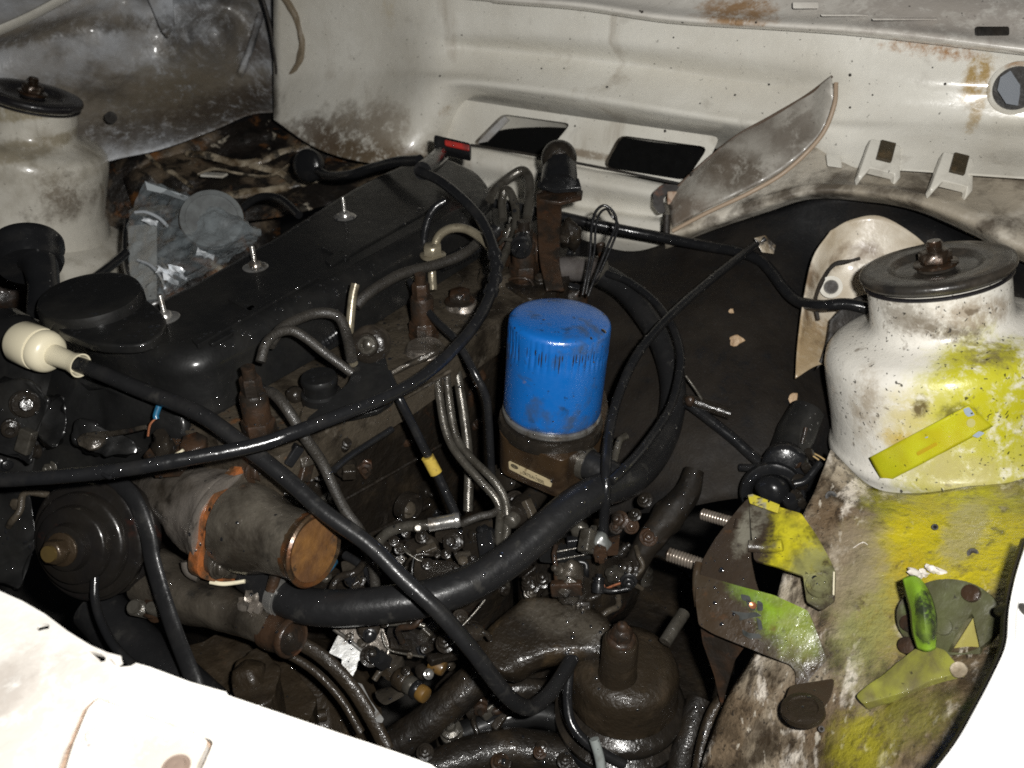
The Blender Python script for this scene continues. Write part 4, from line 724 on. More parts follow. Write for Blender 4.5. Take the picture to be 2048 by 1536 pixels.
# ================================================================ CABLES AND THIN HOSES
def H(name, pts, r, mat, label, cat='hose', group=None, **k): return hose(name, pts, r, mat, label, cat, group=group, **k)
con = thing('battery_lead', 'long black lead with a cream plastic plug lying diagonally across the engine', 'cable', P(100, 720, .80))
a, b = P(44, 684, .81), P(158, 730, .785); ax_ = (b-a).normalized(); Lc = (b-a).length
MB().lathe([(.010, -.004), (.0185, -.002), (.0205, .002), (.0205, .022), (.0200, .0245), (.0180, .0250), (.0180, .0268), (.0198, .0272), (.0200, .030), (.0185, .036), (.0150, .0395), (.0098, .041), (.0088, Lc-.008), (.0100, Lc-.004), (.0112, Lc+.002), (.0098, Lc+.002), (.008, Lc-.006), (.0, Lc-.007)], a, ax_, 48).build('plug', m_cream, con)
hose('lead', [(146, 725, .793), (200, 745, .783), (273, 776, .774), (345, 804, .765), (410, 834, .755), (496, 896, .745), (581, 964, .737), (649, 1025, .73), (739, 1090, .727), (808, 1159, .724), (876, 1222, .724), (944, 1300, .735), (1003, 1378, .755), (1037, 1409, .775), (1065, 1414, .79), (1096, 1390, .81), (1123, 1353, .83), (1146, 1312, .85)], 16.5, m_rubber, parent=con, seg=18)
mc = thing('wiring_cable', 'black cable looping from the red tipped connector round past the filter to the left edge', 'cable', P(900, 700, .95))
hose('cable', [(838, 342, 1.02), (880, 362, 1.0), (927, 400, .97), (962, 440, .95), (985, 490, .925), (992, 540, .90), (980, 590, .875), (955, 641, .85), (918, 688, .825), (859, 743, .795), (790, 786, .765), (671, 834, .73), (585, 866, .71), (513, 890, .70), (376, 917, .685), (239, 940, .675), (102, 954, .67), (-30, 962, .67)], 12.5, m_rubw, parent=mc, seg=14, wob=.06)
for i, (x, y, d) in enumerate([(988, 505, .905), (989, 528, .895), (985, 552, .888), (976, 592, .868)]):
    k = [(988, 505, .915), (992, 528, .906), (991, 552, .895), (984, 578, .88)][i]; q = [(990, 512, .912), (992.5, 535, .903), (990, 559, .892), (981, 586, .876)][i]
    MB().tube(pp([k, q]), rp(15, .9), 14, 2).build('tape_wrap', m_rubw, mc)
hose('tape_fray', [(205, 948, .668), (218, 955, .666), (224, 952, .666)], 4, m_rubw, parent=mc)
MB().box(P(905, 296, 1.14), (P(942, 304, 1.13)-P(868, 286, 1.15)), UP*.018+FW*.004, (FW-UP*.3)*.018, .004).build('connector_body', m_rubw, mc)
MB().box(P(914, 291, 1.125), (P(940, 296, 1.12)-P(890, 285, 1.13)), UP*.008, FW*.006, .002).build('red_cap', m_red, mc)
MB().tube(pp([(880, 312, 1.12), (864, 328, 1.06), (845, 342, 1.02)]), rp(18, 1.06), 14, 6).build('boot', m_rubw, mc)
# rubber cap and hose on the tray beside the engine
rc = thing('breather_hose', 'thin black hose with a round knob end on the tray behind the valve cover', 'hose', P(616, 340, 1.3))
c = P(616, 331, 1.31); MB().lathe([(.018, -.014), (.0235, -.010), (.0250, -.003), (.0235, .004), (.019, .008), (.010, .010), (0, .010)], c, tow(c)+RT*-.5, 36).build('knob', m_rubw, rc)
hose('hose', [(636, 342, 1.3), (660, 352, 1.27), (700, 350, 1.22), (745, 336, 1.19), (790, 324, 1.15), (840, 320, 1.11)], 10, m_rubw, parent=rc, wob=.1)
H('wire_bundle', [(455, 430, 1.26), (480, 420, 1.25), (510, 398, 1.24), (535, 393, 1.235), (560, 398, 1.22), (580, 412, 1.2), (598, 430, 1.18)], 8, m_rubw, 'short kinked black wire bundle between the bag and the valve cover', 'wire')
H('clutch_cable', [(140, 590, 1.02), (190, 555, 1.06), (230, 525, 1.1), (252, 505, 1.12)], 9, m_rubw, 'black cable behind the filler disc by the left tower', 'cable')
H('tower_wire', [(255, 440, 1.24), (250, 480, 1.22), (252, 530, 1.18), (262, 575, 1.12)], 5, m_rubw, 'thin black wire along the edge of the plastic bag', 'wire')
# injector return hoses etc
grp = 'braided return hoses looping over the injectors'
H('return_hose', [(521, 724, .775), (531, 690, .78), (552, 668, .79), (582, 661, .80), (612, 676, .805), (650, 706, .81), (704, 746, .815)], 10, m_cord, 'grey braided return hose, lower of the two looping from the left injector', group=grp)
H('return_hose', [(540, 690, .80), (562, 658, .815), (592, 640, .83), (630, 627, .845), (662, 627, .85), (682, 640, .85), (694, 672, .845), (704, 720, .83)], 11, m_cord, 'grey braided return hose, upper of the two looping from the left injector', group=grp)
H('return_hose', [(712, 612, .90), (730, 592, .905), (765, 568, .92), (808, 546, .94), (876, 528, .97), (927, 508, .99), (962, 480, 1.02)], 11, m_cord, 'grey braided return hose rising past the valve cover to the far injector', group=grp)
H('return_hose', [(526, 782, .785), (548, 788, .775), (574, 818, .765), (608, 872, .77), (643, 923, .785), (664, 968, .79), (690, 1020, .795), (722, 1066, .80), (745, 1130, .82), (752, 1190, .83)], 11, m_cord, 'grey braided return hose dropping from the left injector down the block', group=grp)
MB().tube(pp([(505, 775, .79), (530, 786, .785)]), rp(15, .79), 16, 4).build('hose_stub', m_rubw, eng)
H('corrugated_sleeve', [(400, 826, .83), (450, 800, .84), (496, 776, .85), (547, 744, .865), (600, 712, .885), (650, 682, .90), (690, 652, .92)], 15, m_rubw, 'black corrugated wiring sleeve along the foot of the valve cover', 'sleeve', n=14, ribs=.80)
H('corrugated_sleeve', [(880, 530, 1.02), (920, 512, 1.03), (960, 488, 1.04), (990, 462, 1.06)], 15, m_rubw, 'black corrugated wiring sleeve end behind the far injector', 'sleeve', n=14, ribs=.80)
H('vent_pipe', [(711, 568, .86), (706, 590, .86), (702, 625, .86), (699, 660, .86), (696, 690, .855), (700, 715, .845), (708, 728, .84)], 9, m_pipel, 'pale steel vent pipe standing upright beside the lifting bracket', 'pipe', seg=12)
H('injection_pipe', [(866, 580, 1.0), (864, 540, 1.0), (868, 500, .99), (878, 472, .985), (903, 457, .98), (936, 460, .975), (972, 485, .965), (990, 515, .955)], 9, m_pipel, 'pale steel injection pipe arched at the rear of the valve cover', 'pipe')
H('injection_pipe', [(1006, 440, 1.08), (1004, 405, 1.09), (1010, 380, 1.09), (1022, 388, 1.085), (1032, 425, 1.075), (1027, 470, 1.06), (1008, 512, 1.03), (988, 560, 1.0), (958, 620, .97), (932, 668, .94), (905, 700, .93)], 9, m_pipe, 'long steel injection pipe hooked at the rear and running forward beside the cable', 'pipe')
H('injection_pipe', [(980, 400, 1.10), (990, 380, 1.11), (1015, 358, 1.12), (1042, 342, 1.12), (1056, 352, 1.115), (1060, 385, 1.10), (1054, 440, 1.08), (1050, 470, 1.07)], 10, m_pipe, 'dark steel injection pipe bent into an upside down U at the rear', 'pipe')
H('injection_pipe', [(850, 520, 1.0), (848, 480, 1.0), (856, 440, 1.0), (870, 415, 1.0), (890, 402, 1.0)], 8, m_rubw, 'thin dark pipe rising against the rear of the valve cover', 'pipe')
MB().hexb(P(866, 512, .99), Z3, .011, .012, True).build('union_nut', m_pipel, eng)
H('glow_plug_wire', [(820, 562, .95), (842, 602, .935), (869, 638, .92), (908, 675, .90), (927, 704, .89), (951, 749, .885), (972, 793, .89), (978, 844, .90), (981, 900, .91), (984, 960, .93)], 8, m_rubw, 'thin black glow plug wire passing under the looping cable', 'wire')
gp = 'steel fuel pipes bunched beside the filter'
H('fuel_pipe', [(868, 705, .93), (874, 752, .925), (880, 800, .92), (888, 848, .915), (901, 886, .91), (924, 920, .90), (961, 962, .89), (991, 996, .885), (1000, 1025, .885), (997, 1070, .89), (995, 1108, .895)], 8.5, m_pipe, 'left one of the bunched steel fuel pipes beside the filter', 'pipe', gp)
H('fuel_pipe', [(888, 700, .94), (893, 752, .935), (899, 805, .93), (906, 850, .925), (917, 884, .92), (946, 920, .91), (985, 958, .90), (1008, 994, .895), (1014, 1030, .89), (1012, 1075, .89), (1000, 1106, .89)], 8.5, m_pipe, 'middle one of the bunched steel fuel pipes beside the filter', 'pipe', gp)
H('fuel_pipe', [(908, 700, .955), (915, 752, .955), (924, 805, .955), (934, 880, .95), (938, 940, .945), (936, 1022, .94)], 10, m_pipe, 'straight right one of the bunched steel fuel pipes beside the filter', 'pipe', gp)
fhs = thing('tagged_fuel_hose', 'black fuel hose with a yellow tag dropping to a bright steel pipe end', 'hose', P(900, 1050, .9))
hose('hose', [(774, 745, .86), (784, 768, .855), (801, 802, .85), (828, 855, .86), (845, 890, .865), (866, 930, .875), (890, 981, .88), (914, 1034, .885)], 9.5, m_rubw, parent=fhs)
MB().tube(pp([(855, 914, .868), (872, 946, .876)]), rp(13, .87), 12, 4, flat=.85).build('yellow_tag', m_yel, fhs)
hose('bent_pipe', [(752, 1098, .87), (762, 1078, .87), (782, 1062, .868), (812, 1053, .865), (850, 1050, .862), (875, 1047, .862)], 11, m_pipe, parent=fhs)
MB().tube(pp([(858, 1050, .858), (914, 1040, .858)]), rp(14, .86), 24, 4).build('pipe_end', m_steel, fhs); MB().lathe([(rp(15, .86), 0), (rp(16, .86), .003), (rp(14, .86), .006)], P(908, 1041, .858), P(914, 1040, .858)-P(858, 1050, .858), 24).build('pipe_collar', m_steel, fhs)
c = P(836, 1056, .848); MB().lathe([(.0035, -.006), (.0042, .004), (.0030, .0045), (.0026, 0), (0, 0)], c, tow(c), 18).build('side_nipple', m_pipe, fhs)
H('leak_hose', [(924, 1048, .875), (940, 1040, .872), (962, 1032, .875), (985, 1027, .88), (1010, 1010, .90)], 8, m_cord, 'thin grey leak off hose beside the bright pipe end', group=None)
H('dipstick_rod', [(667, 940, .80), (700, 912, .82), (740, 886, .84), (784, 858, .86)], 7, m_rubw, 'short straight dark rod lying against the block', 'rod')
# cables on the right
tc_ = thing('throttle_cable', 'black sleeved cable running along the firewall foot to the right tower', 'cable', P(1400, 520, 1.15))
hose('sleeve', [(985, 405, 1.13), (1034, 414, 1.14), (1137, 436, 1.16), (1208, 452, 1.165), (1300, 470, 1.16), (1413, 492, 1.13), (1470, 502, 1.11), (1515, 518, 1.09), (1540, 540, 1.075), (1567, 576, 1.05), (1594, 601, 1.03), (1638, 611, 1.0), (1690, 608, .985), (1738, 616, .975)], 11, m_rubw, parent=tc_, wob=.05)
H('loom_wire', [(1530, 478, 1.09), (1512, 490, 1.09), (1481, 513, 1.07), (1413, 567, 1.03), (1354, 619, .99), (1310, 664, .96), (1269, 718, .93), (1237, 790, .90), (1219, 861, .87), (1213, 923, .845), (1212, 985, .835), (1208, 1040, .85), (1205, 1095, .86)], 9.5, m_rubw, 'black hose running diagonally from the felt mat down in front of the coolant hose', 'hose')
H('speedo_cable', [(1214, 547, 1.08), (1259, 564, 1.06), (1308, 602, 1.03), (1342, 648, 1.0), (1360, 701, .97), (1358, 750, .95), (1342, 812, .92), (1312, 861, .89), (1278, 906, .86), (1250, 936, .84), (1222, 962, .83)], 9, m_rubw, 'black cable bowed in an arc to the right of the blue filter', 'cable')
H('wire_loop', [(1165, 590, 1.0), (1172, 555, 1.0), (1180, 510, 1.0), (1183, 461, 1.0), (1190, 426, 1.0), (1208, 411, 1.0), (1227, 425, 1.0), (1232, 450, 1.0), (1214, 495, 1.0), (1192, 550, 1.0), (1176, 592, 1.0)], 3, m_rubw, 'thin black wire bent into an upright loop behind the blue filter', 'wire', n=8, seg=8)
H('wire_loop', [(1172, 588, 1.0), (1180, 545, 1.0), (1189, 500, 1.0), (1191, 462, 1.0), (1198, 430, 1.0), (1212, 418, 1.005), (1222, 430, 1.01), (1236, 452, 1.01), (1222, 495, 1.01), (1200, 545, 1.01)], 2.6, m_rubw, 'second thinner wire strand inside the upright loop behind the filter', 'wire', n=8, seg=8)
# ================================================================ LIFTING BRACKET
lb = thing('lifting_bracket', 'dark steel lifting bracket with a round ribbed rubber bush beside the left injector', 'bracket', P(720, 830, .86))
o, n_ = plane3(P(712, 721, .83), P(790, 720, .83), P(705, 831, .83-.02)); n_ = (n_*.6+Z3*.4).normalized(); o = P(720, 760, .835)
MB().prism(plpoly(rnd([(706, 716), (770, 708), (778, 745), (788, 800), (760, 820), (706, 834), (620, 846), (612, 838), (660, 800), (700, 762)], 10), o, n_), -n_*.006, bev=.0015).build('bracket_plate', m_rust if 0 else m_cover, lb)
c = P(734, 690, .84); ax_ = (tow(c)+RT*-.35-UP*.1).normalized()
MB().lathe([(.017, -.020), (.0185, -.018), (.0165, -.016), (.0185, -.014), (.0165, -.012), (.0185, -.010), (.0165, -.008), (.0185, -.006), (.0165, -.004), (.0180, -.002), (.0160, 0), (.0120, .001), (.0105, -.001), (0, -.001)], c, ax_, 40).build('rubber_bush', m_lump, lb)
MB().lathe([(.0095, -.001), (.0085, .0015), (.006, .0018), (.005, .0008), (.0035, .0022), (0, .0025)], c, ax_, 28).build('centre_button', m_pipe, lb)
hose('flat_stay', [(775, 752, .865), (815, 730, .875), (858, 712, .88), (880, 700, .885)], 12, m_alud, parent=eng, flat=.5, wob=.4)
hose('flat_stay', [(800, 800, .87), (850, 772, .88), (900, 742, .89)], 9, m_head, parent=eng, flat=.5, wob=.4)
# rear coil sensor on rusty strap
rs = thing('rear_lifting_strap', 'rusty upright strap carrying a round black knob at the back of the engine', 'strap', P(1095, 560, 1.05))
MB().grid([pp([(1072, 392, 1.10), (1098, 386, 1.105), (1122, 392, 1.11)]), pp([(1074, 450, 1.075), (1096, 446, 1.08), (1120, 452, 1.085)]), pp([(1078, 520, 1.05), (1096, 518, 1.055), (1116, 522, 1.06)]), pp([(1092, 585, 1.02), (1106, 583, 1.025), (1126, 585, 1.03)])], 6, 6).build('strap', m_rust, rs, solid=.004)
MB().prism(pp(rnd([(1074, 380, 1.11), (1120, 368, 1.12), (1166, 380, 1.10), (1166, 394, 1.09), (1120, 404, 1.08), (1078, 396, 1.09)], 0) if 0 else [(1074, 382, 1.11), (1120, 370, 1.12), (1166, 380, 1.10), (1164, 394, 1.09), (1120, 404, 1.08), (1078, 398, 1.09)]), Vector((0, 0, -.005)), bev=.001).build('strap_flange', m_rust, rs)
c = P(1120, 322, 1.10); ax_ = (tow(c)+RT*.05).normalized()
MB().prism(pp([(1074, 366, 1.105), (1090, 352, 1.105), (1158, 356, 1.095), (1163, 374, 1.09), (1110, 378, 1.09)]), Vector((0, 0, -.006)), bev=.001).build('knob_base', m_rubw, rs)
MB().tube([P(1118, 372, 1.10), P(1119, 350, 1.108), P(1120, 326, 1.118)], [.0235, .0225, .0205], 28, 5).build('knob_stem', m_rubw, rs)
MB().lathe([(.0210, -.022), (.0228, -.012), (.0220, -.004), (.018, .003), (.0105, .006), (.0095, .004), (.006, .006), (0, .0055)], P(1119, 316, 1.105), ax_, 40).build('knob', m_lump, rs)
for x, y, r_ in ((1040, 468, .016), (1062, 500, .018), (1010, 492, .014), (1140, 470, .015), (1096, 545, .02), (1035, 520, .018), (1150, 600, .018)):
    MB().blob(P(x, y, 1.09), r_, r_*.8, r_*1.3, 3, .35, seed=x).build('cast_lump', m_rust if x % 20 else m_blk, eng)
low([(985, 470), (1100, 430), (1150, 470), (1140, 560), (1060, 600), (1000, 560)], -.47, .05, 'rear_housing', m_blk, bev=.008, r=14, rough=.003, subd=2)
low([(1020, 590), (1160, 540), (1340, 640), (1330, 780), (1200, 860), (1010, 760)], -.60, .16, 'bell_housing', m_blk, bev=.02, r=40, rough=.004, subd=3)
# ================================================================ INJECTION PUMP AREA (centre, oil soaked)
ip = thing('injection_pump', 'oil soaked injection pump with lever, springs and screws under the thick hose', 'pump', P(860, 1200, .93))
low([(700, 1120), (790, 1060), (900, 1040), (1010, 1060), (1030, 1130), (960, 1190), (800, 1210), (710, 1190)], -.665, .10, 'pump_body', m_blk, bev=.010, r=26, par=ip, rough=.004, subd=3)
def px_prism(px, d, t, name, mat, par, bev=.002, r=6, tilt=None):
    a = [P(x, y, d) for x, y in (rnd(px, r) if r else px)]
    tilt = tilt or (random.uniform(-.25, .25), random.uniform(-.65, -.35))
    if tilt: a = [P(x, y, d+tilt[0]*(x-px[0][0])/1000+tilt[1]*(y-px[0][1])/1000) for x, y in (rnd(px, r) if r else px)]
    n_ = (a[1]-a[0]).cross(a[-1]-a[0]); n_ = -sum((tow(v) for v in a), Vector())/len(a)
    return MB().prism(a, n_*t, bev=bev, seg=2).build(name, mat, par)
px_prism([(830, 1118), (908, 1122), (925, 1138), (900, 1152), (880, 1150), (838, 1164), (826, 1150)], .865, .018, 'pump_cover', m_lump, ip, .003, 8)
px_prism([(834, 1160), (884, 1150), (886, 1160), (838, 1170)], .862, .012, 'cover_edge', m_rust, ip, .0015, 2)
px_prism([(926, 1048), (985, 1034), (988, 1118), (934, 1122), (922, 1090)], .915, .03, 'governor_block', m_lump, ip, .004, 8)
px_prism([(808, 1084), (852, 1066), (880, 1080), (872, 1104), (842, 1116), (810, 1108)], .885, .03, 'lever_body', m_lump, ip, .005, 10)
px_prism([(868, 1062), (918, 1056), (930, 1074), (900, 1092), (872, 1082)], .895, .03, 'banjo_block', m_lump, ip, .006, 10)
px_prism([(905, 1104), (940, 1100), (946, 1124), (920, 1132)], .875, .02, 'clamp_block', m_alud, ip, .004, 6)
px_prism([(932, 1136), (980, 1118), (990, 1126), (960, 1140), (936, 1148)], .862, .006, 'link_plate', m_pipe, ip, .001, 3)
random.seed(11)
for x, y, r_, d in ((844, 1074, 10, .868), (800, 1098, 9, .87), (788, 1082, 8, .875), (892, 1108, 8, .865), (855, 1128, 9, .848), (912, 1138, 6, .85), (945, 1118, 7, .86), (891, 1166, 6, .85), (812, 1066, 7, .875), (770, 1096, 10, .88), (756, 1130, 9, .86), (716, 1160, 12, .84), (700, 1140, 10, .845), (952, 1070, 8, .90), (960, 1150, 8, .86), (735, 1110, 8, .87)):
    c = P(x, y, d); MB().hexb(c, (tow(c)+Vector((random.uniform(-.4, .4), random.uniform(-.4, .2), .5))).normalized(), rp(r_, d), None, True, stud=rp(4, d)).build('screw', m_lump, ip)
for k in range(4):
    hose('spring_coil', [(802+k*5, 1090+k*4, .868), (812+k*5, 1104+k*4, .862), (828+k*6, 1114+k*3, .862), (846+k*5, 1118+k*2, .866)], 2.2, m_pipe, parent=ip, seg=8)
hose('throttle_rod', [(925, 1132, .855), (960, 1128, .85), (1010, 1118, .845), (1060, 1106, .84)], 2.4, m_steel, parent=ip, seg=8)
px_prism([(770, 1112), (778, 1118), (790, 1130), (788, 1132), (770, 1122)], .845, .003, 'bright_tab', m_cream, ip, .0005, 0)
hose('pump_edge', [(828, 1112, .862), (824, 1140, .858), (826, 1166, .856)], 2.5, m_cover, parent=ip, seg=8)
# lower centre pump parts below the thick hose
lp = thing('lift_pump', 'grimy lift pump with silver cover plate and bent silver tab below the thick hose', 'pump', P(760, 1380, .86))
m_silv = mk('pale_galvanised', (.36, .36, .35), .38, metal=.35, layers=[((.12, .09, .06), 40, .58, .72, .8)], bump=[(120, .0006)], coat=.25)
px_prism([(668, 1250), (760, 1240), (778, 1290), (776, 1314), (760, 1320), (735, 1312), (672, 1268)], .835, .012, 'cover_plate', m_alu, lp, .004, 8, (-.05, -.1))
hose('cover_rim', [(668, 1258, .828), (700, 1282, .824), (730, 1306, .82), (752, 1318, .818), (772, 1314, .818), (778, 1296, .82)], 4.5, m_steel, parent=lp, seg=10)
MB().lathe([(rp(22, .82), 0), (rp(23, .82), .004), (rp(19, .82), .006), (0, .006)], P(738, 1258, .815), (tow(P(738, 1258, .82))+UP*.5), 32).build('pump_cap', m_lump, lp)
px_prism([(676, 1270), (722, 1300), (734, 1314), (716, 1322), (712, 1340), (698, 1366), (682, 1345), (684, 1318), (658, 1306)], .825, .004, 'bent_tab', m_silv, lp, .001, 2, (.05, -.2))
px_prism([(705, 1362), (724, 1368), (740, 1400), (768, 1438), (764, 1446), (752, 1444), (748, 1420), (722, 1385)], .82, .004, 'brace_strip', m_silv, lp, .001, 3)
px_prism([(776, 1248), (862, 1240), (880, 1270), (872, 1300), (838, 1312), (790, 1304), (772, 1280)], .845, .04, 'pump_casting', m_blk, lp, .008, 14)
px_prism([(742, 1330), (790, 1310), (810, 1318), (812, 1340), (798, 1370), (772, 1360)], .85, .03, 'pump_casting', m_brown, lp, .008, 10)
px_prism([(748, 1382), (800, 1368), (812, 1390), (770, 1412), (754, 1400)], .85, .02, 'casting_web', m_alud, lp, .006, 8)
hose('link_wire', [(764, 1262, .82), (768, 1285, .818), (780, 1300, .816), (800, 1306, .815), (848, 1314, .81)], 2.4, m_pipe, parent=lp, seg=8)
for a_, b_, r_, mt in (((795, 1352, .835), (815, 1366, .828), 22, m_brown), ((815, 1366, .828), (828, 1376, .823), 19, m_pipe), ((828, 1376, .823), (838, 1383, .82), 20, m_rubw), ((838, 1382, .82), (852, 1392, .815), 17, mk('ochre_plastic', (.12, .065, .015), .4, layers=[((.08, .05, .02), 60, .5, .7, .7)], coat=.4)),
                       ((862, 1325, .835), (888, 1338, .83), 16, mk('ochre_cap', (.10, .055, .015), .4, layers=[((.06, .04, .02), 60, .5, .7, .7)], coat=.4)), ((840, 1336, .83), (848, 1350, .822), 13, m_lump)):
    a_, b_ = P(*a_), P(*b_); MB().lathe([(rp(r_*.9, .82), 0), (rp(r_, .82), .002), (rp(r_, .82), (b_-a_).length-.002), (rp(r_*.9, .82), (b_-a_).length), (rp(r_*.5, .82), (b_-a_).length+.001), (0, (b_-a_).length+.001)], a_, b_-a_, 24).build('fitting', mt, lp)
c = P(857, 1348, .808); MB().hexb(c, tow(c)+RT*.3, rp(8, .81), .006, True).build('bright_screw', m_steel, lp)
for x, y, r_, d in ((770, 1246, 7, .80), (822, 1246, 6, .80), (888, 1292, 9, .815), (850, 1298, 7, .82), (945, 1262, 15, .83), (920, 1235, 12, .835), (905, 1250, 10, .83), (812, 1342, 7, .815)):
    c = P(x, y, d); MB().hexb(c, (tow(c)+Vector((random.uniform(-.4, .4), random.uniform(-.4, .2), .5))).normalized(), rp(r_, d), None, True, stud=rp(5, d)).build('screw', m_lump, lp)
hose('pump_pipe', [(775, 1248, .81), (800, 1247, .808), (826, 1247, .806), (850, 1252, .806)], 5, m_pipe, parent=lp)
hose('pull_wire', [(970, 1200, .82), (945, 1230, .815), (915, 1262, .81)], 2.2, m_pipe, parent=lp, seg=8)
px_prism([(560, 1130), (640, 1120), (700, 1150), (690, 1230), (640, 1260), (600, 1230)], .86, .05, 'front_cover', m_blk, ip, .01, 20)
px_prism([(680, 1120), (722, 1128), (730, 1150), (716, 1180), (690, 1172)], .845, .025, 'lug', m_alud, ip, .006, 10)
H('blue_wire_end', [(668, 1122, .80), (655, 1138, .79), (640, 1150, .785)], 9, m_btype, 'stub of blue insulated wire poking out under the open outlet neck', 'wire')
H('return_pipe', [(690, 1110, .84), (722, 1130, .83), (742, 1160, .84), (756, 1200, .85)], 9, m_rubw, 'black pipe curving down behind the diagonal lead', 'pipe')
# ================================================================ RIGHT CENTRE CLUTTER (starter, connector block)
stt = thing('starter_motor', 'dark oily starter motor with a grey plastic terminal and rusty wires', 'motor', P(1150, 1200, .95))
MB().lathe([(.045, 0), (.048, .004), (.048, .09), (.044, .098), (.03, .102), (0, .102)], P(1215, 1160, .97), P(1090, 1170, .90)-P(1215, 1160, .97), 48).rough(.002, 40).build('motor_body', m_blk, stt)
px_prism([(1075, 1098), (1238, 1068), (1236, 1108), (1120, 1128), (1080, 1124)], .865, .035, 'terminal_cover', m_cover, stt, .003, 5)
px_prism([(1214, 1075), (1240, 1068), (1236, 1110), (1214, 1112)], .858, .02, 'rusty_end_plate', m_rust, stt, .002, 4)
for k in range(2): hose('cover_groove', [(1112, 1104+k*16, .863), (1160, 1095+k*16, .863), (1206, 1086+k*16, .863)], 1.6, m_pipe, parent=stt, seg=6)
MB().blob(P(1198, 1088, .852), .0125, .010, .0135, 3, .25, seed=5).build('grey_plastic_nub', mk('grey_plastic', (.09, .095, .09), .4, layers=[((.06, .06, .055), 90, .5, .7, .7)], coat=.5), stt)
hose('red_brown_wire', [(1112, 1092, .855), (1108, 1110, .848), (1112, 1135, .845), (1114, 1165, .85), (1124, 1185, .855)], 5, m_rust, parent=stt)
MB().blob(P(1140, 1165, .86), .014, .016, .028, 3, .2, seed=8).build('solenoid_cap', m_alud, stt)
MB().blob(P(1160, 1062, .88), .010, .009, .012, 3, .3, seed=3).build('terminal', m_pipe, stt)
for x, y, r_, mt in ((1240, 1040, 14, m_rust), (1262, 1052, 12, m_rust), (1232, 1055, 10, m_rust), (1270, 1030, 10, m_lump), (1290, 1000, 12, m_lump), (1255, 1140, 18, m_lump), (1240, 1155, 14, m_lump), (1192, 1010, 7, m_copper), (1086, 1160, 14, m_lump), (1062, 1172, 14, m_lump), (1060, 1186, 10, m_alud), (1150, 1130, 14, m_lump)):
    c = P(x, y, .895); MB().hexb(c, (tow(c)+Vector((random.uniform(-.6, .6), random.uniform(-.6, .2), .4))).normalized(), rp(r_, .89), None, True, stud=.004).build('nut', mt, stt)
hose('fine_wire', [(1206, 1180, .87), (1230, 1170, .865), (1262, 1160, .86)], 2.4, m_copper, parent=stt, seg=6)
hose('stack_edge', [(1196, 1178, .865), (1225, 1182, .86), (1262, 1176, .86)], 5, m_rubw, parent=stt)
MB().tube(pp([(1390, 940, .94), (1375, 985, .935), (1335, 1035, .93), (1290, 1095, .93), (1262, 1150, .93)]), [rp(20, .93), rp(26, .93), rp(32, .93), rp(26, .93), rp(22, .93)], 20, 8, wob=.15).build('clutch_arm', mk('dull_dark_arm', (.013, .010, .007), .6, layers=[((.007, .006, .005), 24, .45, .65, .9), ((.03, .018, .01), 40, .62, .72, .6)], bump=[(80, .001)], spec=.2), stt)
# ================================================================ ENGINE MOUNT
em = thing('engine_mount', 'brown cast engine mount arm bolted onto a ribbed rubber cushion at the bottom', 'engine mount', P(1245, 1480, .88))
c0, d0 = P(1248, 1362, .862), None
MB().lathe([(.052, -.020), (.0550, -.015), (.0530, -.010), (.0530, .010), (.0515, .020), (.0475, .0275), (.037, .0325), (0, .035)], c0, Z3, 72).rough(.0008, 40).build('mount_dome', m_brown, em)
MB().lathe([(.045, -.060), (.0640, -.058), (.0670, -.054), (.0670, -.049), (.0620, -.046), (.0580, -.043), (.0590, -.039), (.0625, -.036), (.0630, -.029), (.0590, -.025), (.051, -.022), (.048, -.018)], c0, Z3, 72).build('ribbed_rubber', m_lump, em)
MB().lathe([(.060, -.075), (.0650, -.072), (.0660, -.066), (.0650, -.060), (.058, -.058)], c0, Z3, 72).build('rubber_cushion', m_rubw, em)
MB().lathe([(.064, -.100), (.0680, -.096), (.0680, -.088), (.062, -.078)], c0, Z3, 72).build('cushion_plate', m_brown, em)
zt2 = (P(1235, 1265, .83)).z-CAM.z
arm = [(930, 1290, .86), (1000, 1222, .875), (1040, 1190, .885), (1110, 1186, .882), (1180, 1210, .87), (1224, 1240, .855), (1222, 1322, .835), (1170, 1316, .838), (1113, 1312, .84), (1060, 1332, .835), (1012, 1356, .825), (960, 1330, .84)]
mm = MB().prism(pp(arm), Vector((0, .02, -.035)), bev=.015, seg=4); mm.subd(2).rough(.003, 35).build('mount_arm', mk('arm_casting_highlight', (.015, .011, .007), .4, layers=[((.012, .010, .008), 18, .46, .66, .9), ((.05, .034, .018), 30, .56, .70, .75)], late=[(P(1090, 1236, .862), (.030, .02, .007), (.08, .07, .055), .6, .7), (P(1170, 1266, .848), (.025, .02, .006), (.08, .07, .055), .6, .7)], bump=[(60, .0025), (230, .0009)], **WET), em)  # late stains paint a highlight along the arm's top edge
a, b = P(1236, 1345, .84), P(1232, 1262, .822)
MB().lathe([(.0200, -.012), (.0175, .0), (.0165, (b-a).length*.8), (.0145, (b-a).length*.86), (0, (b-a).length*.86)], P(1236, 1338, .826), Vector((0, 0, 1)), 32).rough(.0008, 60).build('mount_boss', m_brown, em)
c = P(1236, 1338, .826)+Z3*((b-a).length*.86-.001)
mm = MB().lathe([(.0140, 0), (.0135, .003), (.0115, .005)], c, Z3, 28); mm.lathe([(.0112, .005), (.0115, .007), (.0098, .013), (.007, .016)], c, Z3, 6); mm.lathe([(.0058, .014), (.0050, .020), (.003, .022), (0, .022)], c, Z3, 14)
mm.build('mount_nut', m_rust, em)
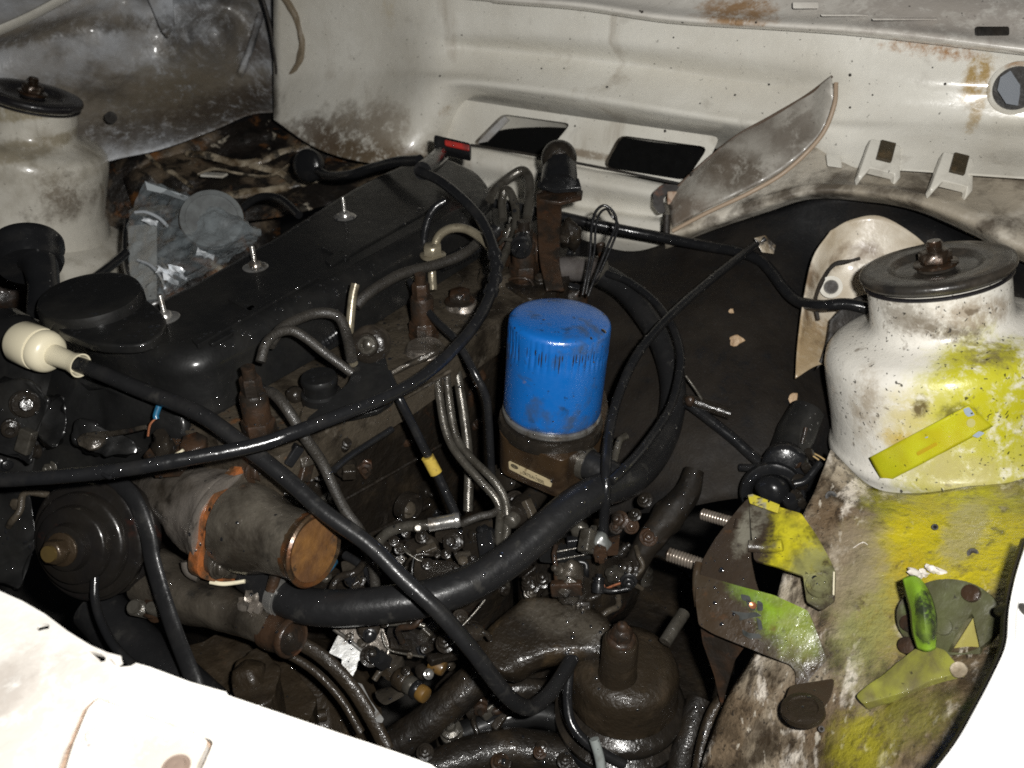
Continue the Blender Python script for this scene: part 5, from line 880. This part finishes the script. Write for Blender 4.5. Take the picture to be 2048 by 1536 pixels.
# bottom darkness: subframe pieces
sf = thing('subframe', 'oily dark subframe and tubes under the engine mount at the bottom', 'subframe', P(1100, 1520, .95))
for pts, r_, mt in (([(930, 1420, .90), (1000, 1385, .905), (1060, 1378, .91), (1140, 1385, .92)], 22, m_lump), ([(900, 1480, .90), (1000, 1440, .905), (1090, 1430, .91), (1180, 1470, .91)], 26, m_cover), ([(780, 1500, .88), (860, 1440, .88), (930, 1380, .885), (980, 1330, .89)], 36, m_blk), ([(820, 1560, .86), (1000, 1500, .88), (1150, 1520, .88), (1300, 1560, .87)], 40, m_blk), ([(1390, 1620, .80), (1400, 1520, .81), (1420, 1440, .82), (1450, 1390, .825)], 12, m_brown), ([(1330, 1640, .84), (1370, 1500, .85), (1400, 1400, .87)], 26, m_blk)):
    MB().tube(pp(pts), rp(r_, .89), 20, 8, wob=.12).build('frame_tube', mt, sf)
for x, y, r_ in ((850, 1505, 13), (1000, 1525, 14), (1080, 1505, 10), (1130, 1522, 12)):
    c = P(x, y, .845); MB().hexb(c, (tow(c)+Z3*.5).normalized(), rp(r_, .85), None, True, stud=.004).build('bolt', m_lump if x % 20 else m_rust, sf)
MB().tube(pp([(1188, 1478, .80), (1200, 1520, .80), (1208, 1580, .80)]), rp(10, .8), 16, 4).build('thin_pipe', mk('pale_grey_pipe', (.22, .24, .23), .4, layers=[((.08, .07, .06), 60, .5, .7, .7)]), sf)
H('ground_rod', [(1330, 1285, .84), (1352, 1250, .85), (1368, 1226, .86)], 13, m_pipe, 'short grey steel rod between the mount and the lower bracket', 'rod', seg=18)
H('mount_cable', [(1140, 1330, .85), (1135, 1400, .835), (1145, 1450, .825), (1180, 1490, .82), (1250, 1530, .82)], 10, m_rubw, 'thin black cable round the front of the mount cushion', 'cable')
low([(1030, 1180), (1330, 1100), (1480, 1250), (1440, 1560), (900, 1600), (850, 1400)], -.84, .10, 'engine_sump', m_blk, bev=.02, r=40, rough=.006, subd=3)
# ================================================================ STUDS AND BRACKETS AT THE RIGHT
gs = 'threaded studs poking left out of the folded bracket'
def stud(a_, b_, r_, lab):
    t = thing('threaded_stud', lab, 'stud', P(*b_), gs); MB().thread(P(*a_), P(*b_), rp(r_, .84), .003).build('thread', mk('worn_thread', (.20, .17, .14), .3, metal=.5, layers=[((.06, .04, .025), 60, .5, .68, .8)], coat=.3) if 'thr' not in BASE else BASE['thr'], t)
    a_ = P(*a_); q = (P(*b_)-a_).normalized(); MB().lathe([(rp(r_*.55, .84), -.0015), (rp(r_*.8, .84), 0)], a_, q, 14).build('stud_tip', m_rust, t)
stud((1404, 1028, .865), (1475, 1048, .84), 12.5, 'upper rusty tipped threaded stud left of the folded bracket')
stud((1336, 1108, .855), (1420, 1136, .835), 15, 'lower thicker threaded stud left of the folded bracket')
m_brk = mk('rusty_sprayed_bracket', (.032, .023, .016), .34, spec=.25, layers=[((.03, .024, .018), 22, .46, .66, .85), ((.09, .04, .015), 36, .60, .72, .7), SPK, ((.07, .06, .05), 70, .60, .72, .5)], bump=[(120, .0008), (300, .0003)], coat=.15, cbump=(160, .0012),
    stains=[(P(1605, 1075, .785), (.024, .05, .038), (.40, .36, .012), .97, .4), (P(1580, 1040, .80), (.02, .05, .014), (.40, .36, .02), .9, .4), (P(1530, 1002, .82), (.04, .05, .006), (.50, .42, .03), .95, .4), (P(1625, 1150, .77), (.02, .05, .02), (.17, .17, .08), .8, .4), (P(1505, 1045, .82), (.01, .04, .02), (.20, .19, .15), .7, .4)])
m_brk2 = mk('rusty_green_bracket', (.034, .023, .014), .34, spec=.25, layers=[((.035, .027, .018), 22, .46, .66, .8), ((.09, .04, .016), 36, .58, .72, .75), SPK], bump=[(120, .0008)], coat=.15, cbump=(160, .001),
    stains=[(P(1585, 1228, .745), (.030, .05, .022), (.16, .26, .012), .95, .5), (P(1600, 1260, .742), (.02, .04, .02), (.15, .15, .04), .7, .6), (P(1490, 1186, .77), (.02, .04, .008), (.12, .20, .02), .8, .5), (P(1560, 1200, .755), (.03, .04, .008), (.16, .22, .02), .8, .5)])
ub = thing('folded_bracket', 'upper folded steel bracket with yellow overspray and a triangular opening', 'bracket', P(1530, 1190, .80))
# left face + right face, folded along (1496,992)-(1505,1110)
L1, L2 = P(1496, 1000, .835), P(1500, 1125, .795)
lo, ln_ = plane3(L1, L2, P(1393, 1140, .815)); ro, rn_ = plane3(L1, L2, P(1660, 1130, .765))
rightp = [(1496, 994), (1560, 1012), (1602, 1026), (1632, 1068), (1657, 1112), (1671, 1142), (1668, 1196), (1640, 1215), (1612, 1200), (1606, 1150), (1556, 1133), (1508, 1120)]
leftp = [(1496, 994), (1502, 1119), (1510, 1160), (1520, 1190), (1472, 1180), (1393, 1156), (1392, 1132), (1428, 1078)]
MB().prism(plpoly(rnd(rightp, 5), ro, rn_), -rn_*.003).subd(4).bend(P(1600, 1100, .79), (L2-L1).normalized(), rn_, 1.5, .0022, 28).build('right_wing', m_brk, ub)
MB().prism(plpoly(rnd(leftp, 6), lo, ln_), -ln_*.003).subd(4).bend(P(1490, 1100, .81), (P(1393, 1140, .815)-P(1490, 1100, .81)).normalized(), ln_, 3.0, .002, 28).build('left_wing', m_brk, ub)
MB().prism([PPL(x, y, ro+rn_*.001, rn_) for x, y in ((1496, 992), (1506, 990), (1560, 1011), (1556, 1028), (1500, 1008))], rn_*.0022, bev=.0006).build('fold_lip', mk('cracked_yellow_paint', (.42, .36, .03), .45, layers=[((.25, .23, .16), 60, .5, .6, .9), (DK, 120, .62, .68, .8)], bump=[(160, .001)], coat=.4), ub)
hose('press_ridge', [(1497, 1092, .800), (1530, 1094, .796), (1565, 1090, .788)], 12, m_brk, parent=ub, seg=12, flat=.6)
hose('press_dent', [(1478, 1040, .828), (1474, 1058, .823)], 8, m_brk, parent=ub, seg=10)
c = PPL(1640, 1170, ro+rn_*.001, rn_); MB().lathe([(.012, 0), (.0115, .0015), (.008, .0008), (.0075, .0018), (0, .002)], c, rn_, 28).build('spot_weld', m_brk, ub)
MB().tube([PPL(1668, 1144, ro+rn_*.002, rn_), PPL(1667, 1190, ro+rn_*.002, rn_)], .0008, 6, 2).build('bright_edge', m_cream, ub)
lbk = thing('lower_bracket', 'lower rusty bracket arm with green overspray and black paint marks', 'bracket', P(1530, 1400, .76))
po, pn = plane3(P(1391, 1150, .80), P(1640, 1230, .742), P(1560, 1370, .735))
lowp = [(1390, 1146), (1478, 1172), (1548, 1190), (1616, 1221), (1628, 1250), (1640, 1284), (1655, 1325), (1669, 1356), (1668, 1374), (1630, 1380), (1590, 1374), (1592, 1345), (1582, 1330), (1562, 1322), (1489, 1293), (1427, 1268), (1397, 1250), (1391, 1205)]
MB().prism(plpoly(rnd(lowp, 7), po, pn), -pn*.0032).subd(4).bend(P(1520, 1240, .765), (P(1391, 1180, .80)-P(1520, 1240, .765)).normalized(), pn, .4, .0014, 28).build('bracket_arm', m_brk2, lbk)
MB().tube(pp([(1397, 1126, .812), (1393, 1150, .806), (1393, 1180, .803), (1397, 1212, .802)]), rp(8, .8), 14, 6).build('bracket_edge', m_brk2, lbk)
# return flange below and foot
fo2, fn2 = plane3(P(1396, 1215, .80), P(1560, 1310, .765), P(1455, 1420, .80))
MB().prism(plpoly(rnd([(1396, 1218), (1490, 1292), (1470, 1320), (1448, 1395), (1444, 1420), (1428, 1350), (1405, 1285)], 4), fo2+fn2*-.004, fn2), -fn2*.003, bev=.0008).build('bracket_flange', m_rust, lbk)
fp, fq = plane3(P(1584, 1368, .735), P(1670, 1358, .73), P(1610, 1450, .695))
MB().prism(plpoly(rnd([(1580, 1370), (1670, 1356), (1662, 1392), (1646, 1412), (1630, 1440), (1600, 1452), (1576, 1440), (1566, 1410)], 10), fp+fq*.016, fq), -fq*.003, bev=.001).build('bracket_foot', m_brk2, lbk)
MB().lathe([(.017, -.002), (.0165, .002), (.012, .003), (.011, .001), (0, .0008)], PPL(1606, 1420, fp+fq*.016, fq), fq, 32).build('foot_washer', m_brown, lbk)
m_ink = mk('black_paint_mark', (.012, .014, .012), .4, coat=.3)
pk = po+pn*.0016
for px in ([(1481, 1188), (1500, 1192), (1503, 1206), (1484, 1200)], [(1515, 1200), (1526, 1206), (1526, 1222), (1514, 1222)], [(1460, 1221), (1478, 1224), (1496, 1226), (1512, 1224), (1524, 1232), (1500, 1236), (1478, 1242), (1480, 1232)], [(1484, 1258), (1498, 1266), (1520, 1268), (1524, 1276), (1500, 1278), (1486, 1270)], [(1512, 1234), (1522, 1240), (1526, 1258), (1518, 1262)], [(1492, 1196), (1502, 1206), (1512, 1220), (1504, 1222), (1494, 1210)]):
    MB().prism(plpoly(rnd(px, 4), pk, pn), pn*.0003).build('paint_mark', m_ink, lbk)
c = PPL(1506, 1211, pk, pn); MB().lathe([(.0032, 0), (.0030, .001), (.0018, .0006), (0, .0002)], c, pn, 18).build('rivet_hole', m_copper, lbk)
# ================================================================ HYDRAULIC VALVE CLUSTER
hv = thing('brake_valve', 'black oily brake valve with a round boot and fittings beside the right tower', 'valve', P(1560, 1000, .9))
MB().tube(pp([(1615, 820, .95), (1590, 870, .94), (1572, 920, .925)]), [rp(34, .94), rp(38, .94), rp(36, .93)], 28, 6, wob=.05).build('valve_body', m_cover, hv)
MB().lathe([(.022, -.012), (.0235, .0), (.0225, .006), (.018, .009), (0, .009)], P(1570, 930, .905), tow(P(1570, 930, .9))-UP*.3, 40).build('end_cap', m_rubw, hv)
MB().lathe([(.030, 0), (.033, .004), (.031, .010), (.024, .012), (.022, .016), (.020, .012)], P(1545, 985, .905), (tow(P(1545, 985, .9))-UP*.2), 44, cap=False).build('rubber_boot', m_rubw, hv)
MB().blob(P(1545, 978, .895), .018, .016, .016, 3, .12).build('ball_end', m_rubw, hv)
for x, y, r_, mt in ((1598, 962, 15, m_lump), (1612, 935, 10, m_lump), (1592, 990, 12, m_lump), (1580, 1000, 16, m_rubw), (1618, 905, 9, m_lump), (1600, 1002, 10, m_lump)):
    c = P(x, y, .885); MB().lathe([(rp(r_, .88), -.01), (rp(r_, .88), .002), (rp(r_*.8, .88), .004), (0, .004)], c, tow(c)+Vector((-.35, .1, .35)), 24).build('fitting', mt, hv)
hose('rusty_rod', [(1612, 855, .91), (1608, 872, .91), (1604, 886, .91)], 4, m_rust, parent=hv)
for pts in ([(1598, 900, .90), (1600, 920, .895), (1594, 935, .89)],): hose('brass_tag', pts, 6, m_yel if 0 else m_rust, parent=hv, flat=.4)
for x in (1612, 1624): hose('grass_blade', [(x, 905, .89), (x+14, 912, .885), (x+26, 920, .882)], 1.6, mk('dry_straw', (.35, .24, .10), .6), parent=hv, seg=5)
hose('hose_collar', [(1588, 968, .88), (1612, 960, .878), (1640, 925, .88)], 8, m_rubw, parent=hv)
bp = thing('brake_pipe', 'black steel pipe with a wet end fitting sloping across the mat to the brake valve', 'pipe', P(1450, 900, .97))
hose('pipe', [(1374, 806, .98), (1392, 818, .975), (1430, 848, .965), (1470, 880, .955), (1505, 912, .945), (1530, 932, .935)], 11, m_rubw, parent=bp)
hose('end_fitting', [(1372, 800, .98), (1384, 802, .975), (1420, 814, .97), (1460, 828, .965)], 12, m_lump, parent=bp); MB().blob(P(1380, 802, .965), .006, .005, .007, 2, .2).build('rusty_tip', m_rust, bp)
hose('second_pipe', [(1480, 935, .94), (1510, 935, .93), (1545, 925, .92)], 8, m_rubw, parent=bp)
H('thin_stay', [(1372, 752, .97), (1392, 780, .965), (1404, 800, .96)], 3, m_pipe, 'thin steel stay at the left edge of the felt mat', 'stay', seg=8)
# ================================================================ YELLOW STRIP AND GREEN TAB
ys = thing('yellow_strip', 'flat yellow painted strip with a slot and two holes on the right tower', 'strip', P(1850, 940, .81))
yo, yn = plane3(P(1740, 915, .822), P(1938, 810, .796), P(1985, 852, .783)); 
ysp = rnd([(1740, 914), (1770, 898), (1938, 809), (1962, 815), (1983, 850), (1880, 908), (1770, 967), (1758, 955)], 3)
m_ystr = mk('yellow_strip_paint', (.46, .46, .015), .34, layers=[((.42, .36, .01), 30, .45, .65, .7), ((.30, .40, .40), 40, .70, .73, .9), SPK, (DK, 110, .70, .73, .9, 3)], coat=.3)
slot = rnd([(1832, 905), (1872, 884), (1876, 890), (1836, 912)], 3)
circ = [(1942+9*math.cos(t*.524), 846+9*math.sin(t*.524)) for t in range(12)]
cr = [Vector(q) for q in ((1740, 914), (1937, 809), (1984, 851), (1768, 967))]
RS = .1196
bil = lambda u, v: (cr[0]*(1-u)+cr[1]*u)*(1-v)+(cr[3]*(1-u)+cr[2]*u)*v
MB().grid([[cyl(*bil(u/10, v/3), RS+.0006*math.sin(u*2.1+v)) for u in range(11)] for v in range(4)], 3, 3).build('strip_plate', m_ystr, ys, solid=.0022)
def onstrip(px, h):
    a = [cyl(x, y, RS+.0005) for x, y in px]; h += .0022; b_ = [cyl(x, y, RS+h) for x, y in px]; n0 = len(a); q = MB(); q.faces(a+b_, [tuple(range(n0, 2*n0))]+[(i, (i+1) % n0, n0+(i+1) % n0, n0+i) for i in range(n0)]); return q
onstrip(slot, .0012).build('slot_paint', mk('amber_slot', (.42, .30, .01), .4), ys)
onstrip(circ, .0014).build('hole_plug', mk('pale_yellow', (.45, .42, .15), .4), ys)
MB().lathe([(.0022, 0), (.002, .0008), (0, .001)], cyl(1898, 870, RS+.0004), yn, 14).build('rivet', m_yel, ys)
for q in ([(1926, 818), (1938, 814), (1950, 830), (1936, 834), (1930, 828)], [(1944, 872), (1958, 862), (1970, 866), (1956, 876)], [(1848, 876), (1856, 872), (1856, 876)]):
    onstrip(rnd(q, 3), .0013).build('blue_chip', mk('blue_grey_chip', (.30, .36, .44), .4), ys)
gt = thing('green_tab', 'bright green bent metal tab with black marks standing on the apron', 'tab', P(1850, 1300, .69))
m_gtab = mk('lime_green_paint', (.17, .30, .02), .4, layers=[((.14, .22, .02), 40, .5, .7, .7), SPK], coat=.3, stains=[(P(1846, 1216, .650), (.007, .02, .009), (.02, .025, .015), .97, .3), (P(1850, 1262, .646), (.009, .02, .010), (.02, .025, .015), .97, .3)])
gr_ = [[(1808, 1158, 0.681), (1826, 1154, 0.676), (1842, 1162, 0.671)], [(1814, 1185, 0.676), (1838, 1180, 0.661), (1858, 1192, 0.661)], [(1824, 1222, 0.666), (1848, 1220, 0.648), (1868, 1228, 0.654)], [(1828, 1262, 0.661), (1852, 1264, 0.646), (1869, 1262, 0.651)], [(1838, 1296, 0.658), (1854, 1300, 0.651), (1868, 1296, 0.651)]]
MB().grid([pp(r) for r in gr_], 5, 6).build('tab_blade', m_gtab, gt, solid=.002)
rp_ = thing('round_plate', 'round olive green plate with a triangular cutout on the apron', 'plate', P(1902, 1310, .67))
ro2, rn2 = plane3(P(1800, 1250, .705), P(2000, 1245, .655), P(1900, 1310, .67)); ro2 = ro2+rn2*.004
ell = [(1902+104*math.cos(t*.1745), 1238+76*math.sin(t*.1745)) for t in range(36)]
tri = rnd([(1902, 1308), (1908, 1296), (1948, 1230), (1953, 1236), (1967, 1300), (1966, 1312)], 3)
m_oliv = mk('olive_overspray', (.075, .080, .035), .42, layers=[((.040, .034, .02), 16, .40, .60, .9), ((.10, .15, .03), 22, .60, .72, .6), ((.16, .07, .03), 40, .68, .74, .7), SPK], coat=.3, bump=[(90, .001)])
MB().prism(plpoly(ell, ro2, rn2), rn2*.006, [plpoly(tri, ro2, rn2)]).subd(3).bend(P(1900, 1240, .68), RT, rn2, .8, .002, 30).build('plate_disc', m_oliv, rp_)
MB().prism(plpoly([(1902, 1306), (1950, 1230), (1968, 1312)], ro2-rn2*.001, rn2), -rn2*.001).build('plate_back', mk('dull_yellow_back', (.24, .21, .05), .45, layers=[((.12, .09, .04), 40, .5, .7, .8)]), rp_)
for x, y in ((1944, 1188), (1820, 1248), (1816, 1292), (1890, 1255)):
    MB().lathe([(.007, -.001), (.0065, .004), (.003, .0048), (0, .0048)], PPL(x, y, ro2+rn2*.005, rn2), rn2, 20).build('rivet', m_rust if x != 1890 else m_oliv, rp_)
br = thing('apron_brace', 'olive yellow pressed brace strip welded across the lower apron', 'brace', P(1780, 1400, .67))
bo_, bn_ = plane3(P(1854, 1300, .672), P(1915, 1345, .645), P(1720, 1410, .675)); bo_ = bo_+bn_*.004
MB().prism(plpoly(rnd([(1832, 1314), (1856, 1300), (1898, 1312), (1932, 1352), (1880, 1370), (1800, 1400), (1735, 1420), (1722, 1404), (1770, 1366)], 6), bo_, bn_), bn_*.009, bev=.003).subd(3).bend(P(1800, 1370, .67), (P(1854, 1300, .672)-P(1882, 1370, .65)).normalized(), bn_, 4.0, .003, 34).build('brace_strip', m_oliv if 0 else mk('olive_yellow', (.20, .20, .035), .4, layers=[((.09, .075, .035), 22, .42, .60, .9), ((.34, .33, .03), 40, .62, .72, .7), SPK, SPK2], coat=.4, cbump=(260, .001)), br)
hose('fold_line', [(1854, 1304, .664), (1866, 1330, .656), (1882, 1356, .65)], 2, m_dark, parent=br, seg=6)
MB().lathe([(.006, 0), (.0055, .002), (.003, .0012), (0, .001)], PPL(1918, 1340, bo_+bn_*.009, bn_), bn_, 18).build('rivet', m_rib, br)
# ================================================================ PLASTIC BAG
pb = thing('plastic_bag', 'crumpled clear plastic bag holding a round gasket and a pale card beside the valve cover', 'bag', P(380, 560, 1.15))
m_film = mk('clear_film', (.30, .34, .36), .10, coat=1, spec=.8, layers=[((.60, .63, .65), 20, .56, .70, .7), ((.10, .12, .13), 14, .5, .65, .6)], bump=[(18, .012)], alpha=.40)
bagg = [[(290, 362, 1.24), (330, 372, 1.235), (392, 396, 1.21), (440, 416, 1.18), (480, 436, 1.16)], [(264, 415, 1.23), (320, 415, 1.20), (390, 415, 1.17), (450, 430, 1.14), (522, 462, 1.13)], [(256, 455, 1.21), (310, 455, 1.175), (380, 460, 1.14), (440, 475, 1.12), (508, 486, 1.10)], [(256, 505, 1.18), (310, 505, 1.14), (370, 510, 1.11), (420, 520, 1.08), (462, 520, 1.06)], [(262, 560, 1.13), (300, 560, 1.10), (340, 555, 1.07), (376, 555, 1.05), (420, 540, 1.04)], [(272, 610, 1.10), (300, 605, 1.08), (325, 595, 1.06), (345, 582, 1.04), (380, 562, 1.02)]]
fm = MB().grid([pp(r) for r in bagg], 12, 12, rough=.012, rsc=24); fm.rough(.005, 60); fm.build('film', m_film, pb, smooth=80)
MB().prism(pp([(256, 452, 1.225), (313, 446, 1.21), (313, 598, 1.11), (262, 604, 1.13)]), FW*.002).build('card', mk('pale_card', (.55, .54, .50), .5, layers=[((.2, .17, .13), 30, .55, .7, .6)]), pb)
c = P(424, 438, 1.155); ax_ = (tow(c)+Z3*.55).normalized()
MB().lathe([(.040, -.004), (.041, .0), (.040, .003), (.0335, .004), (.033, .002), (.0, .002)], c, ax_, 48).build('round_gasket', mk('grey_disc', (.15, .16, .16), .35, layers=[((.08, .08, .08), 30, .45, .65, .8)], coat=.5), pb)
MB().lathe([(.0405, -.009), (.042, -.007), (.042, -.003), (.040, -.002)], c, ax_, 48, cap=False).build('rust_ring', m_rust, pb)
MB().prism(pp([(290, 362, 1.238), (296, 366, 1.237), (392, 398, 1.208), (388, 408, 1.206), (330, 388, 1.225), (294, 380, 1.234)]), FW*.0015).build('bag_fold', mk('white_fold', (.5, .54, .56), .25, coat=.5), pb)
for k, (x, y, d) in enumerate(((330, 540, 1.078), (352, 536, 1.07), (340, 556, 1.066), (300, 440, 1.175), (410, 505, 1.10))):
    g_ = MB().grid([[P(x-16+i*8+random.uniform(-4, 4), y-9+j*6+i*3+random.uniform(-3, 3), d+random.uniform(-.006, .004)) for i in range(5)] for j in range(3)], 2, 2); g_.build('painted_glint', m_glint if k else bpy.data.materials.get('pale_glint') or mk('pale_glint', (.7, .73, .76), .15, coat=1, spec=.9), pb, smooth=0)  # pale patches added as painted highlights on the film
    m_glint = bpy.data.materials['pale_glint']
for pts in ([(270, 424, 1.2), (292, 424, 1.19), (318, 436, 1.178), (335, 452, 1.165)], [(275, 520, 1.15), (300, 530, 1.125), (320, 552, 1.095), (330, 576, 1.06)], [(312, 535, 1.12), (345, 545, 1.08), (372, 558, 1.05)]):
    hose('crease_highlight', pts, 3.2, mk('pale_highlight', (.6, .64, .68), .12, coat=1, spec=.9), parent=pb, seg=8, flat=.6)  # pale strips paint highlights along the bag's creases
# small nails: wing side dark rod near left tower foot
MB().blob(P(10, 575, 1.2), .05, .04, .04, 3, .3).build('rusty_patch', m_rust, body)

# ================================================================ SMALL FITTINGS BOLTED ALL OVER THE ENGINE (set on whatever surface is there)
bpy.context.view_layer.update(); dg = bpy.context.evaluated_depsgraph_get(); random.seed(5)
OKR = ('engine', 'injection_pump', 'lift_pump', 'starter_motor', 'alternator', 'subframe', 'water_outlet', 'filter_housing')
jobs = []
for x0, y0, x1, y1, n in ((700, 1055, 1010, 1195, 46), (690, 1225, 1000, 1330, 30), (1040, 1010, 1300, 1230, 34), (640, 880, 1000, 1060, 12), (0, 1120, 330, 1300, 10), (900, 1400, 1150, 1530, 12), (560, 1130, 720, 1240, 8), (0, 780, 130, 1060, 12), (1010, 440, 1170, 600, 16), (560, 850, 700, 1000, 10), (700, 740, 980, 860, 12)):
    for _ in range(n):
        x, y = random.uniform(x0, x1), random.uniform(y0, y1)
        ok, loc, nor, _i, ob, _m = S.ray_cast(dg, CAM, ray(x, y).normalized())
        if not ok: continue
        r_ = ob
        while r_.parent: r_ = r_.parent
        if r_.name.split('.')[0] not in OKR: continue
        if nor.dot(tow(loc)) < 0: nor = -nor
        jobs.append((loc.copy(), (nor+tow(loc)*.3+Vector((random.uniform(-.4, .4), random.uniform(-.4, .4), random.uniform(0, .5)))).normalized(), r_))
MS = [m_lump, m_lump, m_blk, m_rust, m_alud, m_pipe, m_rubw, m_head]
for loc, ax_, r_ in jobs:
    k = random.random(); mt = random.choice(MS); sc = .0011*random.uniform(.7, 1.35); e1 = ax_.orthogonal().normalized(); e2 = ax_.cross(e1)
    a = random.uniform(0, 6.28); u = e1*math.cos(a)+e2*math.sin(a); v = ax_.cross(u)
    if k < .28: MB().hexb(loc-ax_*.001, ax_, sc*random.uniform(3.5, 6.5), None, random.random() < .7, stud=random.choice((0, .004, .007))).build('hex_bolt', mt, r_)
    elif k < .52:
        q = [loc-u*sc*14-ax_*.004, loc-u*sc*9+ax_*sc*5, loc+v*sc*random.uniform(-5, 5)+ax_*sc*7, loc+u*sc*10+v*sc*random.uniform(-9, 9)+ax_*sc*4, loc+u*sc*18+v*sc*random.uniform(-12, 12)-ax_*.005]
        MB().tube(q, sc*random.uniform(1.5, 3.6), 10, 5).build('small_pipe', mt, r_)
    elif k < .74:
        r0 = sc*random.uniform(5, 10); d_ = (ax_+u*random.uniform(-.8, .8)).normalized()
        MB().lathe([(r0*.9, -.006), (r0, -.002), (r0, r0*.5), (r0*.8, r0*.6), (r0*.75, r0*1.0), (r0*.9, r0*1.05), (r0*.9, r0*1.35), (r0*.5, r0*1.5), (r0*.4, r0*1.9), (0, r0*1.9)], loc, d_, random.choice((6, 18, 18))).build('fitting', mt, r_)
    else:
        MB().box(loc+ax_*sc*2, u*sc*random.uniform(12, 28), v*sc*random.uniform(6, 13), ax_*sc*random.uniform(6, 12), sc*1.5).build('lug_block', mt, r_)
# ================================================================ WATER DROPLETS AND DIRT SPOTS (sampled on the real surfaces)
bpy.context.view_layer.update()
def wpos(o):
    v = Vector(o.location); p = o.parent
    while p: v += p.location; p = p.parent
    return v
random.seed(21)
m_drop = mk('water_drop', (.012, .012, .013), .07, spec=1.0, rvar=.02, coat=1, croug=.07)
m_drop.node_tree.nodes['Principled BSDF'].inputs['IOR'].default_value = 2.3
DV, DF = [], []
def drop(c, n, r):
    n = n.normalized(); a = n.orthogonal().normalized(); b = n.cross(a); k0 = len(DV); sg = 7
    e = random.uniform(.85, 1.2)
    for rr, h in ((1.0, -.06), (.78, .12), (.40, .22)):
        for j in range(sg):
            t = 2*math.pi*j/sg; DV.append(c+(a*math.cos(t)*e+b*math.sin(t)/e)*rr*r+n*h*r)
    DV.append(c+n*.255*r)
    for q in range(2):
        for j in range(sg):
            j2 = (j+1) % sg; DF.append((k0+q*sg+j, k0+q*sg+j2, k0+(q+1)*sg+j2, k0+(q+1)*sg+j))
    for j in range(sg): DF.append((k0+2*sg+j, k0+2*sg+(j+1) % sg, k0+3*sg))
DENS = {'oil_filter': 3500, 'engine': 16000, 'thermostat_housing': 2500, 'crank_pulley': 1200, 'coolant_hose': 4500, 'battery_lead': 9000, 'wiring_cable': 20000, 'injection_pump': 14000, 'lift_pump': 10000, 'starter_motor': 14000,
        'engine_mount': 4000, 'folded_bracket': 5000, 'lower_bracket': 4000, 'brake_valve': 12000, 'subframe': 9000, 'filter_housing': 9000, 'loom_wire': 16000, 'speedo_cable': 16000, 'throttle_cable': 12000, 'brake_pipe': 14000, 'lifting_bracket': 9000,
        'oil_filler': 7000, 'alternator': 3000, 'temperature_sensor': 16000, 'tagged_fuel_hose': 12000, 'water_outlet': 4000, 'yellow_strip': 4000, 'fuel_pipe': 12000, 'return_hose': 12000, 'glow_plug_wire': 14000, 'injection_pipe': 8000, 'corrugated_sleeve': 14000, 'radiator_hose': 3000}
def root(o):
    while o.parent: o = o.parent
    return o
tot = 0
for o in list(COL.objects):
    if o.type != 'MESH': continue
    kname = root(o).name.split('.')[0]; dn = DENS.get(kname, 0)
    if o.name == 'sound_mat': dn = 6000
    if o.name.startswith(('cylinder_block', 'engine_sump', 'bell_housing')): dn *= .45
    if not dn: continue
    if o.name.split('.')[0] in ('plug', 'outlet_bore', 'yellow_tag'): continue
    off = wpos(o); me = o.data; vs = [v.co+off for v in me.vertices]
    for p in me.polygons:
        n = p.normal
        if n.z < -.25: continue
        if noise.noise((p.center+off)*28) < -.12: continue
        c = p.center+off; tv = tow(c); f = n.dot(tv)
        if f < .1: continue
        k = p.area*dn*(.35+.65*max(0, n.z)); cnt = int(k)+(random.random() < k-int(k))
        for _ in range(min(cnt, 40)):
            i = random.randrange(1, len(p.vertices)-1); a, b, d = vs[p.vertices[0]], vs[p.vertices[i]], vs[p.vertices[i+1]]
            u, v = random.random(), random.random()
            if u+v > 1: u, v = 1-u, 1-v
            r = .0005+.0015*random.random()**2.6
            if random.random() < .05: r *= 1.7
            drop(a+(b-a)*u+(d-a)*v, n, r); tot += 1
me = bpy.data.meshes.new('water_droplets'); me.from_pydata([v-Vector((0, 0, .8)) for v in DV], [], DF); me.shade_smooth(); me.materials.append(m_drop)
wd = bpy.data.objects.new('water_droplets', me); COL.objects.link(wd); wd.location = (0, 0, .8)
wd['kind'] = 'stuff'; wd['label'] = 'fine water droplets beaded over the engine, hoses, cables and brackets'; wd['category'] = 'droplets'
print('droplets', tot, len(DF))
# dark spots on the white panels
dg = bpy.context.evaluated_depsgraph_get(); sp = MB()
for x, y in ((1140, 78), (1347, 75), (1128, 137), (1083, 137), (1214, 174), (1342, 136), (1538, 169), (1400, 207), (1280, 22), (1865, 135), (1365, 45), (1512, 45), (1085, 195), (880, 152), (1240, 192), (1470, 190), (1700, 215), (1150, 252), (1330, 262), (1890, 168), (1284, 24), (1700, 150), (1745, 190), (1620, 60), (1036, 160)):
    ok, loc, nor, _, ob, _ = S.ray_cast(dg, CAM, ray(x, y).normalized())
    if ok and ob.name.split('.')[0] in ('firewall', 'vent_panel', 'cowl_panel'):
        if nor.dot(tow(loc)) < 0: nor = -nor
        r_ = rp(random.uniform(1.2, 3.2), 1.25); sp.lathe([(r_, -.0002), (r_*.9, r_*.25), (r_*.5, r_*.45), (0, r_*.5)], loc, nor, 9)
sp.build('tar_spots', m_dark, firewall, kind='stuff')
